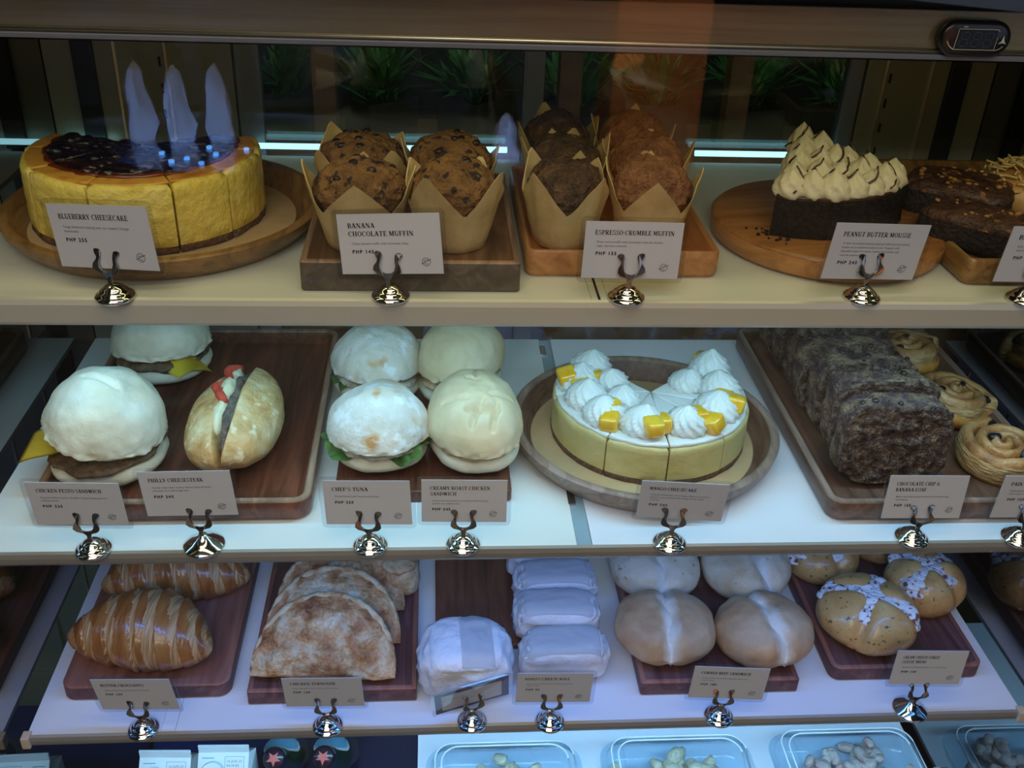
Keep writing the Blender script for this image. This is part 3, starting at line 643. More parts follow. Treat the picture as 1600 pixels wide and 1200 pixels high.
mat('floury_bun', (.84, .82, .76), .75, noise_=(30, [(.3, (.64, .54, .40)), (.6, (.77, .73, .66))], 5), vor=[(26, (.62, .34, .13), .57, .66), (60, (.84, .84, .82), .56, .66)], bump=[(55, .5, .002), (420, .3, .0008)])
mat('soft_bun', (.78, .68, .45), .5, noise_=(16, [(.3, (.60, .45, .24)), (.7, (.76, .62, .40))], 5), bump=[(30, .3, .0025), (380, .1, .0005)], sss=.1)
mat('hoagie_bun', (.62, .42, .17), .5, noise_=(38, [(.28, (.42, .20, .06)), (.5, (.66, .42, .17)), (.75, (.80, .64, .38))], 8, .4), vor=(90, (.82, .68, .42), .60, .70), bump=[(60, .6, .0020), (420, .2, .0006)])
mat('crumb', (.78, .72, .55), .85, bump=[(240, .9, .002)])
mat('patty', (.16, .085, .045), .6, noise_=(70, [(.3, (.06, .035, .025)), (.6, (.19, .11, .055)), (.85, (.36, .26, .16))], 6), bump=[(110, 1, .003)])
mat('meat_grey', (.16, .12, .09), .65, noise_=(90, [(.3, (.06, .045, .035)), (.7, (.26, .20, .15))], 6), bump=[(150, 1, .003)])
mat('chicken_filling', (.52, .34, .16), .6, noise_=(70, [(.3, (.30, .16, .06)), (.7, (.66, .50, .30))], 6), bump=[(110, 1, .003)])
mat('tuna_filling', (.42, .36, .26), .65, noise_=(80, [(.3, (.20, .16, .10)), (.7, (.60, .53, .42))], 6), bump=[(120, 1, .003)])
mat('cheese_slice', (.95, .70, .06), .32, bump=[(50, .15, .001)], sss=.15)
mat('cheese_sauce', (.84, .76, .50), .4, bump=[(90, .5, .002)], sss=.15)
mat('red_pepper', (.62, .05, .025), .3, noise_=(60, [(.3, (.48, .03, .02)), (.7, (.72, .12, .06))], 3))
mat('lettuce', (.10, .26, .05), .5, noise_=(50, [(.3, (.04, .14, .03)), (.7, (.24, .42, .12))], 4))
mat('croissant_crust', (.36, .13, .03), .28, coat=.45, noise_=(40, [(.25, (.16, .042, .010)), (.5, (.33, .11, .024)), (.78, (.50, .22, .06))], 6), stretch=(1.6, .3, .3), bump=[(90, .35, .0012)])
mat('croissant_layers', (.5, .28, .11), .45, noise_=(240, [(.32, (.30, .12, .035)), (.5, (.48, .26, .10)), (.68, (.66, .45, .22))], 4), stretch=(2.4, .12, .12), bump=[(160, .5, .001)])
mat('pastry_pale', (.68, .48, .24), .5, noise_=(48, [(.28, (.32, .11, .04)), (.42, (.56, .30, .13)), (.55, (.70, .50, .27)), (.7, (.78, .64, .42))], 7, .3), bump=[(60, .6, .003), (260, .4, .001)])
mat('turnover_crust', (.5, .25, .1), .42, noise_=(34, [(.30, (.20, .065, .022)), (.43, (.42, .17, .06)), (.53, (.60, .34, .15)), (.66, (.78, .62, .40))], 8, .25), bump=[(50, .8, .004), (240, .5, .0012)], coat=.1)
mat('raisin_roll', (.60, .36, .14), .45, noise_=(42, [(.28, (.26, .10, .03)), (.5, (.48, .24, .08)), (.72, (.66, .42, .19))], 7), bump=[(70, .8, .002), (300, .3, .0008)], coat=.15)
mat('roll_side', (.66, .44, .19), .5, noise_=(60, [(.3, (.44, .22, .06)), (.7, (.76, .56, .28))], 6), stretch=(1, 1, 3.5), bump=[(90, .8, .002)])
mat('raisin', (.012, .009, .02), .3, bump=[(200, .5, .001)])
mat('loaf', (.10, .06, .05), .9, spec=.2, noise_=(120, [(.32, (.028, .015, .013)), (.5, (.14, .082, .064)), (.66, (.33, .22, .15))], 9), bump=[(170, 1, .005), (420, 1, .003)])
mat('loaf_crust', (.09, .05, .04), .8, spec=.25, noise_=(45, [(.30, (.028, .016, .024)), (.46, (.13, .075, .075)), (.58, (.32, .20, .12)), (.75, (.46, .32, .21))], 9), bump=[(150, 1, .004), (380, 1, .003)])
mat('wax_paper', (.80, .78, .80), .5, noise_=(14, [(.3, (.72, .69, .70)), (.7, (.86, .85, .87))], 4), bump=[(28, .55, .004), (120, .25, .001)])
mat('wax_flap', (.86, .85, .87), .45)
mat('milk_bun', (.64, .45, .27), .5, noise_=(17, [(.25, (.34, .16, .07)), (.5, (.52, .31, .16)), (.78, (.66, .47, .29))], 6), bump=[(40, .25, .002), (420, .15, .0005)])
mat('pale_bun', (.72, .60, .42), .55, noise_=(20, [(.25, (.58, .40, .22)), (.5, (.72, .60, .42)), (.8, (.80, .72, .58))], 6), vor=(130, (.42, .26, .12), .66, .72), bump=[(45, .3, .002), (420, .2, .0006)])
mat('bun_split', (.86, .80, .70), .8, bump=[(200, .6, .0015)])
banded('split_milk_bun', 'milk_bun', (.80, .72, .60), .002, .012)
banded('split_pale_bun', 'pale_bun', (.80, .74, .64), .002, .010)
mat('garlic_bun', (.60, .32, .10), .35, noise_=(20, [(.25, (.42, .18, .05)), (.5, (.62, .34, .11)), (.8, (.74, .54, .22))], 5), vor=(190, (.10, .11, .03), .64, .69), bump=[(50, .25, .002)], coat=.35)
mat('cream_cheese', (.86, .84, .82), .5, vor=(150, (.24, .08, .06), .55, .62), bump=[(90, .5, .002)], sss=.1)

# ------------------------------------------------------------------ cakes
def sector(bm, R, a0, a1, z0, z1, bev=.003, amp=.0012, seed=0, mi=None, wob=0, n=None, rin=0.0, lev=6):
    """a wedge of a disc between two angles"""
    n = n or max(6, int((a1 - a0) / radians(4)))
    def outline(ins):
        am = (a0 + a1) / 2; half = (a1 - a0) / 2; c0 = ins / max(sin(min(half, pi / 2)), .2)
        tip = Vector((cos(am), sin(am), 0)) * (rin + c0); pts = [tip]
        da = ins / R
        for k in range(5): 
            q = (R - ins) * (k + 1) / 6; 
            if q > c0 * 1.5 + rin: pts.append(tip + (Vector((cos(a0 + da), sin(a0 + da), 0)) * (R - ins) - tip) * (k + 1) / 6)
            else: pts.append(tip + (Vector((cos(a0 + da), sin(a0 + da), 0)) * (R - ins) - tip) * (k + 1) / 6)
        for k in range(n + 1):
            a = a0 + da + (a1 - a0 - 2 * da) * k / n; pts.append(Vector((cos(a), sin(a), 0)) * (R - ins))
        e = Vector((cos(a1 - da), sin(a1 - da), 0)) * (R - ins)
        for k in range(5): pts.append(e + (tip - e) * (k + 1) / 6)
        return pts
    rs = []
    zs = [(bev * .3, z0)] + [(0, z0 + (z1 - bev - z0) * (k + .15) / lev) for k in range(lev)] + [(0, z1 - bev), (bev * .3, z1 - bev * .3), (bev, z1), (bev + .002, z1)]
    for ins, z in zs:
        o = outline(ins); 
        for p in o:
            p.z = z; d = Vector((p.x, p.y, 0)); L = d.length
            if L > .01: p += d / L * amp * fz(p, 70, seed) + Vector((0, 0, wob * nz(p, 60, seed + 2) if z > z1 - bev * 1.1 else 0))
        rs.append(o)
    rings(bm, rs, mi=mi); return bm
def rosette(bm, c, r, h, seed=0, lob=10, tw=1.4, tip=.10, amp=.20):
    rnd = random.Random(seed); ph = rnd.random() * 6; N_ = lob * 8; rs = []
    prof = [(.86, -.05), (1.0, .06), (1.06, .20), (1.02, .34), (.94, .44), (.90, .52), (.80, .64), (.66, .75), (.50, .85), (.34, .93), (.20, 1.0), (tip, 1.07), (.02, 1.10)]
    lean = Vector((rnd.uniform(-.16, .16) * r, rnd.uniform(-.16, .16) * r, 0))
    for i, (q, z) in enumerate(prof):
        ring = []
        for k in range(N_):
            a = 2 * pi * k / N_; u = lob / 2 * a + tw * lob / 2 * z + ph; fl = 1 - amp * (abs(cos(u)) ** 1.5) * (1 if i < 11 else 0) + amp * .35
            p = Vector((r * q * fl * cos(a), r * q * fl * sin(a), h * z)) + lean * z * z
            p += Vector((cos(a), sin(a), .4)) * (.0011 * fz(p + Vector(c), 190, seed)); ring.append(Vector(c) + p)
        rs.append(ring)
    rings(bm, rs); return bm
def chunk(bm, c, s, seed, e=.45, rz=0, tilt=0, mi=0, sub=3, amp=.12):
    rnd = random.Random(seed); Mr = Euler((tilt + rnd.uniform(-.3, .3), rnd.uniform(-.3, .3), rz + rnd.uniform(-.5, .5))).to_matrix(); n0 = len(bm.faces)
    f = ell(s[0], s[1], s[2], amp=amp * min(s), sc=1.2 / max(s), seed=seed, e=e); blob(bm, lambda v: Mr @ f(v) + Vector(c), sub)
    if mi:
        bm.faces.ensure_lookup_table()
        for g in bm.faces[n0:]: g.material_index = mi
    return bm

# blueberry cheesecake, sliced
ck = thing('blueberry_cheesecake', 'tall yellow cheesecake topped with glossy dark blueberry', 'cake', (-.392, .197, ZT + .0078))
cuts = [-204, -178, -141, -102, -64, -35, 0, 27]
for i in range(7):
    a0, a1 = radians(cuts[i] + .6), radians(cuts[i + 1] - .6); rr = .1085 if i != 3 else .1095
    s = obj('slice', sector(B(), rr, a0, a1, .006, .064, .005, .0011, i, wob=.002), 'cake_yellow', ck, ang=50)
    obj('crust', sector(B(), rr * 1.0, a0, a1, 0, .0062, .0006, .0016, i + 20, lev=2), 'biscuit_crust', s)
    obj('browned_rim', sector(B(), rr - .0055, a0, a1, .0632, .0652, .0008, .001, i + 40, lev=2, wob=.001), 'cake_skin', s)
    tp = B(); sector(tp, rr - .021, a0, a1, .0648, .0668, .001, .004, i + 60, lev=2, wob=.002)
    obj('jam_edge', tp, 'jam_edge', s)
    tp = B(); sector(tp, rr - .025, a0, a1, .066, .0685, .0012, .004, i + 80, lev=2, wob=.003)
    rnd = random.Random(i * 7 + 1)
    for k in range(int(14 * (a1 - a0) / .7)):
        a = rnd.uniform(a0 + .08, a1 - .08); q = (rr - .030) * sqrt(rnd.uniform(.03, 1)); chunk(tp, (q * cos(a), q * sin(a), .0678), (.0078, .0070, .0034), k + i * 50, .95, sub=2, amp=.1)
    obj('blueberry_topping', tp, 'blueberry_jam', s)

# mango cheesecake, four slices left of it
ck = thing('mango_cheesecake', 'pale cheesecake with a gap at the back, whipped cream and mango cubes on top', 'cake', (.119, .176, ZM + .0075))
cuts = [131, 183, 235, 270, 305, 340, 402]
for i in range(6):
    a0, a1 = radians(cuts[i] + .45), radians(cuts[i + 1] - .45)
    s = obj('slice', sector(B(), .107, a0, a1, .006, .046, .004, .0006, i + 3, wob=.001), 'cake_cream', ck, ang=50)
    obj('crust', sector(B(), .1072, a0, a1, 0, .0062, .0006, .001, i + 20, lev=2), 'biscuit_crust', s)
    obj('cream_top', sector(B(), .1045, a0, a1, .0455, .0495, .0015, .0015, i + 40, lev=2, wob=.002), 'cream_white', s)
    am = (a0 + a1) / 2; rnd = random.Random(i + 11)
    wide = (a1 - a0) > radians(45)
    for k, da in enumerate((-.24, .24) if wide else (0,)):
        r_ = .076 if k == 0 else .079
        obj('whipped_cream', rosette(B(), (r_ * cos(am + da), r_ * sin(am + da), .048), .0235 + rnd.uniform(-.0015, .001), .027 if not (i == 5 and k == 1) else .034, i * 3 + k, 12), 'cream_white', s)
        if wide and k == 1: obj('whipped_cream', rosette(B(), (.044 * cos(am + .1), .044 * sin(am + .1), .048), .0195, .022, i * 3 + 9, 12), 'cream_white', s)
    for k in range(3 if wide else 2):
        a = a1 - radians(3) - k * radians(6.5); q = .078 + .014 * ((k + i) % 2) - .012 * (k == 2)
        obj('mango_cube', chunk(B(), (q * cos(a), q * sin(a), .058 + .004 * (k % 2)), (.0112, .0100, .0092), i * 5 + k, .42, a), 'mango', s)

# peanut butter mousse slice
ms = thing('mousse_slice', 'dark crusted mousse wedge piled with cream peaks and chocolate drizzle', 'cake slice', (.246, .213, ZT + .0252), (0, 0, 0))
a0, a1 = radians(-116), radians(-31)
obj('chocolate_crust', sector(B(), .112, a0, a1, 0, .036, .002, .0018, 5, wob=.0015), 'black_crust', ms, ang=50)
obj('chocolate_mousse', sector(B(), .1095, a0, a1, .0355, .0395, .001, .0012, 6, wob=.001, lev=2), 'chocolate_sauce', ms)
k = 0
for q, n, hh in ((.095, 7, .022), (.073, 5, .023), (.050, 4, .025), (.026, 2, .027), (.008, 1, .029)):
    for j in range(n):
        a = a0 + (a1 - a0) * ((j + .5) / n) ; rnd = random.Random(k)
        w = obj('cream_peak', rosette(B(), (q * cos(a), q * sin(a), .036 + (.098 - q) * .14), .0155 + rnd.uniform(-.0015, .001), hh * rnd.uniform(.9, 1.12), k + 30, 6, 1.8, tip=.07, amp=.16), 'mousse_cream', ms)
        d = B(); pts = []
        for u in range(9):
            v = u / 8; ang = rnd.random() * .2 + (k * 1.3) + v * 2.2; rr = .0155 * (1.06 - .85 * v); pts.append((q * cos(a) + rr * cos(ang - 1.8), q * sin(a) + rr * sin(ang - 1.8), (.043 + (.098 - q) * .14) + hh * v * .92))
        tube(d, pts, lambda t: .0010 * (1.2 - .6 * abs(t - .4)), 6); obj('chocolate_drizzle', d, 'chocolate_sauce', w)
        k += 1
cr = B(); rnd = random.Random(4)
for k in range(26):
    x, y = rnd.gauss(.192, .012), rnd.gauss(.112, .013)
    if (x - .272) ** 2 + (y - .165) ** 2 < .010: chunk(cr, (x, y, ZT + .0258), [rnd.uniform(.0007, .0022)] * 3, k, .8, sub=1, amp=.3)
tag(obj('cake_crumbs', cr, 'black_crust'), 'dark cake crumbs scattered beside the mousse wedge', 'crumbs', kind='stuff')

# ------------------------------------------------------------------ muffins in tulip paper
def muffin_mesh(t, seed, mtop, chips, r0=.0275, rt_=.041, hp=.050, H_=.078, rot=0, pk=.034):
    w = B(); n = 72; rs = []
    def edge(a): # four pointed petals with V notches between
        u = ((a + rot) / (pi / 2)) % 1; v = 1 - abs(u - .5) * 2; j = int(((a + rot) / (pi / 2)) % 4)
        return hp - .013 + (pk + .004 * sin(j * 2.3 + seed)) * v ** 1.05
    for z_ in (0, .02, .15, .3, .45, .6, .75, .88, 1):
        ring = []
        for k in range(n):
            a = 2 * pi * k / n; hz = edge(a); z = hz * z_; u = ((a + rot) / (pi / 2)) % 1
            base = r0 + (rt_ - r0) * min(1, z / .046) ** .9; pet = max(0, (z - .042)) * .20
            sq = 1 + .03 * cos(4 * (a + rot)) * z_; fold = (.0016 * abs(sin(6.5 * a + seed)) + .0022 * math.exp(-((u - .5) * 9) ** 2)) * z_ * (1 - z_ * .3) + .0010 * nz((a * 3, z * 60, seed), 1, 3)
            r = (base + pet + .0005 * nz((cos(a), sin(a), z * 30), 2, seed) + fold) * sq * (1 if z_ > 0 else .93)
            ring.append(Vector((r * cos(a), r * sin(a), z)))
        rs.append(ring)
    inn = [[Vector((p.x * .975, p.y * .975, p.z - .0004)) for p in r] for r in rs[::-1][:-2]]
    rings(w, rs + inn, True, True)
    obj('paper_wrapper', w, 'kraft_paper', t, ang=60)
    b = B(); rr = rt_ - .0022
    def f(v):
        u = v.normalized()
        if u.z > -.05:
            p = Vector((u.x * rr, u.y * rr, .046 + u.z ** .85 * (H_ - .046) if u.z > 0 else .046))
            p += u * (.0030 * fz(p, 50, seed) + .0022 * fz(p, 130, seed + 3)); 
        else: p = Vector((u.x * rr * .93, u.y * rr * .93, .046 + u.z * .03))
        return p
    blob(b, f, 6); tp = obj('muffin_top', b, mtop, t)
    rnd = random.Random(seed)
    for k in range(chips):
        a = rnd.random() * 2 * pi; q = rnd.uniform(.15, .85); u = Vector((q * cos(a), q * sin(a), sqrt(1 - q * q)))
        p = f(u) - u * .001; obj('chocolate_chip', chunk(B(), p, (.0042, .0034, .0030), k + seed * 20, .75, sub=2), 'chocolate_chip', tp)
def muffin(label, cat, loc, rz, seed, mtop, chips, group, **k):
    t = thing('banana_muffin' if chips else 'espresso_muffin', label, cat, loc, (0, 0, rz), group); muffin_mesh(t, seed, mtop, chips, **k); return t
zb = ZT + .0283
G1, G2 = 'banana chocolate muffins in brown paper', 'dark espresso crumble muffins in brown paper'
muffin('banana chip muffin in front, behind the BANANA card left corner', 'muffin', (-.181, .079, zb), .15, 3, 'banana_muffin', 9, G1, r0=.0285, rt_=.0415, rot=.95, H_=.075)
muffin('banana muffin in front beside the bare board edge, paper split in a deep V', 'muffin', (-.100, .081, zb), 0, 8, 'banana_muffin', 4, G1, r0=.028, rt_=.0395, rot=1.35, H_=.076)
muffin('banana chip muffin at the back nearest the blueberry cheesecake', 'muffin', (-.184, .157, zb), .4, 12, 'banana_muffin', 9, G1, r0=.0285, rt_=.0415, rot=.5, H_=.074)
muffin('banana muffin at the back nearest the espresso muffins', 'muffin', (-.102, .157, zb), 1.0, 17, 'banana_muffin', 6, G1, r0=.028, rt_=.0400, rot=.2, H_=.075)
ze = ZT + .0195
P = [((.001, .109), 'darkest espresso muffin in the front row with open folded paper', 'chocolate_muffin', .55), ((.080, .110), 'front row espresso muffin behind the ESPRESSO card, a paper point over its top', 'crumble_muffin', .15),
     ((.008, .184), 'middle row dark muffin on the banana muffin side', 'chocolate_muffin', .9), ((.088, .184), 'middle row lighter brown crumble muffin', 'crumble_muffin', .5),
     ((.009, .259), 'back row dark muffin on the banana muffin side', 'chocolate_muffin', .3), ((.087, .259), 'back row lighter brown crumble muffin', 'crumble_muffin', 1.1)]
for k, (p, l, m, r) in enumerate(P): muffin(l, 'muffin', (p[0], p[1], ze), r, 30 + k * 5, m, 0, G2, r0=.0265, rt_=.0370, pk=.038, rot=(0.05 if k == 0 else pi / 4 + .25 * sin(k * 2.7)) + r, H_=.077 if k % 2 == 0 else .080)

# ------------------------------------------------------------------ brownies and shredded cheese bread
def brownie(label, loc, rz, sx, sy, h, seed):
    t = thing('brownie', label, 'brownie', loc, (0, 0, rz), 'brownies on the golden tray')
    f = ell(sx, sy, h / 2, (0, 0, h / 2), .0035, 45, seed, .5)
    b = B(); blob(b, f, 5)
    for g in b.faces: g.material_index = 0 if g.calc_center_median().z > h * .72 else 1
    obj('body', b, ['brownie', 'brownie_side'], t); rnd = random.Random(seed)
    for k in range(26):
        a = rnd.random() * 6.28; q = sqrt(rnd.random()) * .85; s = rnd.uniform(.0014, .0035)
        obj('walnut_piece', chunk(B(), (q * cos(a) * sx, q * sin(a) * sy, h * .985), (s, s * .8, s * .6), k, .7, sub=1, amp=.3), 'nut_crumb', t)
brownie('thick nutty brownie at the back, leaning by the shredded cheese bread', (.412, .190, ZT + .015), -.55, .052, .036, .045, 3)
brownie('darker brownie in front, behind the cut off card', (.402, .112, ZT + .015), -.70, .055, .030, .038, 9)
t = thing('cheese_bread', 'golden bread covered with pale shredded cheese at the photo edge', 'bread', (.490, .205, ZT + .015))
obj('bread', blob(B(), ell(.048, .042, .026, (0, 0, .024), .0015, 40, 2, flat=-.022), 4), 'egg_bread', t)
sh = B(); rnd = random.Random(8)
for k in range(240):
    a = rnd.random() * 6.28; q = sqrt(rnd.random()) * .96; c = Vector((q * cos(a) * .048, q * sin(a) * .042, .025 + .027 * sqrt(max(0, 1 - q * q)) + rnd.uniform(0, .006)))
    d = Vector((rnd.uniform(-1, 1), rnd.uniform(-1, 1), rnd.uniform(-.5, .3))).normalized() * rnd.uniform(.004, .009); e = Vector((rnd.uniform(-1, 1), rnd.uniform(-1, 1), 0)) * .001
    tube(sh, [c - d, c + e, c + d * .9 + Vector((0, 0, -.001))], .0011, 5)
obj('shredded_cheese', sh, 'shredded_cheese', t)['kind'] = 'stuff'

# ------------------------------------------------------------------ sandwiches on the middle shelf
def crease(p, lines):
    s = 0
    for (x0, y0, x1, y1, w, dpt) in lines:
        a = Vector((x0, y0)); b = Vector((x1, y1)); q = Vector((p.x, p.y)); t = max(0, min(1, (q - a).dot(b - a) / (b - a).length_squared)); d = (q - (a + (b - a) * t)).length
        s += dpt * math.exp(-(d / w) ** 2)
    return s
def sheet(bm, w, d, n, fn, th=.0012):
    V = [[bm.verts.new(fn((i / n - .5) * w, (j / n - .5) * d)) for j in range(n + 1)] for i in range(n + 1)]
    for i in range(n):
        for j in range(n): bm.faces.new((V[i][j], V[i + 1][j], V[i + 1][j + 1], V[i][j + 1]))
    bmesh.ops.solidify(bm, geom=bm.faces[:], thickness=th); bmesh.ops.recalc_face_normals(bm, faces=bm.faces[:])
def sandwich(label, loc, rz, rx, ry, mtop, mbot, mfill, seed, tilt=.22, hz=.040, cheese=(), leaf=(), creases=(), group=None, e=1.0, roll=0):
    t = thing('sandwich', label, 'sandwich', loc, (0, 0, rz), group)
    obj('bottom_bun', blob(B(), ell(rx * .96, ry * .98, .018, (0, 0, .0165), .0016, 40, seed, e, flat=-.0155), 4), mbot, t)
    obj('filling', blob(B(), ell(rx * .94, ry * .97, .009, (0, -.002, .029), .0045, 55, seed + 1), 4), mfill, t)
    Mt = Euler((-tilt, 0, 0)).to_matrix(); Mr_ = Euler((0, roll, 0)).to_matrix(); f0 = ell(rx, ry, hz, (0, 0, 0), .0030, 24, seed + 2, e)
    def f(v):
        p = f0(v)
        if p.z < 0: p.z *= .16; p.z += .0015 * nz(p, 120, seed)
        else: p.z -= crease(p, creases) + 0
        if p.z < .004: p.x *= 1 + .05 * nz(p, 150, seed); p.y *= 1 + .05 * nz(p, 140, seed + 5)
        q = Mt @ (p - Vector((0, ry, 0))); q = q + Vector((-rx, ry, 0)); q = Mr_ @ q; return q + Vector((rx, -.004, .034))
    obj('top_bun', blob(B(), f, 6), mtop, t)
    for (cx, cy, cz, a, sz, tx_, ty_) in cheese:
        b = B(); E_ = Euler((tx_, ty_, a)).to_matrix()
        sheet(b, sz, sz, 10, lambda x, y: E_ @ Vector((x, y, -.9 * (max(0, (x + y)) ** 2) / sz - .002 * sin(x * 90))) + Vector((cx, cy, cz)))
        obj('cheese_slice', b, 'cheese_slice', t)
    for (cx, cy, cz, a, sz) in leaf:
        b = B(); E_ = Euler((.25, 0, a)).to_matrix()
        def lf(x, y):
            r = sqrt(x * x + y * y) / sz; an = atan2(y, x); k = 1 - .12 * abs(sin(an * 4))
            return E_ @ Vector((x * k, y * k, .004 * sin(an * 7 + seed) * r * 2 + .003 * nz((x, y, 0), 90, seed))) + Vector((cx, cy, cz))
        sheet(b, sz, sz * .8, 18, lf); obj('lettuce_leaf', b, 'lettuce', t)
    return t
fm = ZM + .0125; GA, GB = 'white bread sandwiches with yellow cheese', 'filled buns on the narrow dark board'
sandwich('big white bun with yellow cheese corner poking out, behind the PESTO card', (-.441, .105, fm), -.42, .056, .060, 'white_bun', 'white_bun', 'patty', 2, .10, .058, [(-.040, -.036, .042, .35, .050, .12, -.42)], creases=[(-.02, -.012, .012, -.008, .003, .004), (.02, .01, .04, -.02, .012, .004)], group=GA, roll=.22)
sandwich('white bun with cheese triangle, cut off by the shelf above', (-.432, .300, fm), .15, .056, .054, 'white_bun', 'white_bun', 'patty', 6, .10, .052, [(.020, -.044, .036, -.78, .036, .45, 0)], group=GA)
# long roll split along its length
t = thing('cheesesteak_roll', 'golden oval roll slit lengthwise, red pepper and creamy cheese showing', 'sandwich', (-.322, .140, fm), (0, 0, -.06))
for s in (-1, 1):
    Er = Euler((0, s * .20, 0)).to_matrix()
    def f(v, s=s):
        u = v.normalized(); x = u.x * .043
        if s * x < 0: x *= .10
        taper = 1 - .10 * u.y; p = Vector((x * taper + s * .005, u.y * .079, u.z * .037)); p += u * .0018 * fz(p, 32, 4 + s)
        if p.z < -.030: p.z = -.030
        if s > 0: p += u * .003 * max(0, -u.y - .6) * sin(p.x * 300)
        p.z += .003 * s
        return Er @ p + Vector((0, 0, .035))
    obj('bread_half', blob(B(), f, 5), 'hoagie_bun', t)
obj('beef_filling', blob(B(), ell(.010, .070, .030, (.005, -.002, .041), .004, 70, 3), 4), 'meat_grey', t)
obj('cheese_sauce', blob(B(), ell(.010, .060, .026, (-.006, .006, .048), .004, 50, 7), 4), 'cheese_sauce', t)
for k, (y0, y1, x) in enumerate(((-.028, .004, -.008), (-.010, .018, -.014), (.016, .060, -.008))):
    b = B(); tube(b, [(x + .004 * sin(j * .9 + k), y0 + (y1 - y0) * j / 8, (.0715, .0690, .0730)[k] - .0008 * abs(j - 4) - (.010 if k == 2 else 0) * (j / 8) ** 2 - (.004 if k == 0 else 0) * (1 - j / 8)) for j in range(9)], lambda u: .0050 * (1 - .75 * abs(u - .5) ** 1.3 * 1.6), 8)
    obj('pepper_strip', b, 'red_pepper', t)
fb = ZM + .0143
sandwich("floury toasted bun with green leaves, behind the CHEF'S TUNA card", (-.174, .120, fb), -.05, .053, .052, 'floury_bun', 'white_bun', 'tuna_filling', 12, .03, .047, leaf=[(-.026, -.024, .030, .4, .055), (.022, -.028, .029, -.5, .055)], group=GB)
sandwich('floury toasted bun at the back with dark scorch mark', (-.181, .250, fb), .1, .051, .054, 'floury_bun', 'white_bun', 'tuna_filling', 22, .08, .048, leaf=[(-.038, -.022, .030, .6, .03)], group=GB)
sandwich('smooth pale bun with puckered creases, behind the ROAST CHICKEN card', (-.076, .128, fb), .10, .049, .062, 'soft_bun', 'white_bun', 'chicken_filling', 32, .0, .054, leaf=[(-.036, -.010, .030, 1.4, .036)],
         creases=[(-.012, -.036, .016, -.038, .0032, .010), (.004, -.026, -.010, -.050, .0026, .007), (.018, -.030, .010, -.052, .0026, .007), (0, .00, .004, .030, .0018, .003), (-.034, -.018, -.012, -.026, .0018, .003), (.012, -.022, .034, -.018, .0018, .003), (-.008, .006, .004, .000, .0018, .003)], group=GB, e=.9)
sandwich('smooth pale bun at the back, brown filling on its open side', (-.086, .255, fb), -.35, .047, .062, 'soft_bun', 'white_bun', 'chicken_filling', 42, .08, .052, group=GB, e=.9)

# ------------------------------------------------------------------ chocolate banana loaf slices and raisin rolls
def loaf_slice(label, loc, rz, tilt, seed, w=.118, h=.088, d=.034):
    t = thing('loaf_slice', label, 'cake slice', loc, (tilt, 0, rz), 'chocolate banana loaf slices')
    N_ = 96; out = []
    for k in range(N_):
        a = 2 * pi * k / N_ - pi / 2; u = cos(a); v = sin(a)
        x = math.copysign(abs(u) ** .42, u) * w / 2 * (.90 + .10 * (v + 1) / 2); z = h / 2 + math.copysign(abs(v) ** (.42 if v < 0 else .62), v) * h / 2
        out.append(Vector((x, 0, z)))
    b = B(); rs = []; M_ = 24
    lv = [(q / 30., -d / 2) for q in range(1, 29)] + [(.965, -d / 2)] + [(1, -d / 2 + .003 + (d - .006) * k / M_) for k in range(M_ + 1)] + [(.965, d / 2)] + [(q / 10., d / 2) for q in range(9, 0, -1)]
    for q, y in lv:
        ring = []
        for p in out:
            c = Vector((p.x * q, y, h / 2 + (p.z - h / 2) * q)); nrm = Vector((p.x, 0, p.z - h / 2)).normalized() if q == 1 else Vector((0, math.copysign(1, y), 0))
            dsp = .0030 * fz(c, 75, seed, 4) + .0018 * fz(c, 240, seed + 4, 2)
            if y < 0 and q < 1: dsp -= .006 * math.exp(-((c.x - .012 - .3 * (c.z - .055)) / .020) ** 2 - ((c.z - .056) / .005) ** 2)
            ring.append(c + nrm * dsp)
        rs.append(ring)
    rings(b, rs)
    for f in b.faces:
        m_ = f.calc_center_median(); f.material_index = 0 if abs(m_.y) > d / 2 - .0035 else 1
    obj('slice_body', b, ['loaf', 'loaf_crust'], t)
    rnd = random.Random(seed)
    for k in range(3): obj('chocolate_chunk', chunk(B(), (rnd.uniform(-.4, .4) * w, rnd.uniform(-.4, .4) * d, h * .985), [rnd.uniform(.002, .004)] * 3, k + seed, .8, sub=1), 'chocolate_chip', t)
names = ['front slice of the dark loaf, a hole torn in its open face', 'second slice from the front of the dark loaf', 'third slice from the front of the dark loaf', 'fourth slice from the front of the dark loaf',
         'fifth slice from the front of the dark loaf', 'sixth slice from the front of the dark loaf', 'backmost visible slice of the dark loaf']
for k in range(7): loaf_slice(names[k], (.350 + .002 * ((k * 5) % 3), .073 + k * .0445, fm + .003), .03 * sin(k * 2.1), -.10, 50 + k * 3, h=.088 + .003 * sin(k * 1.7))
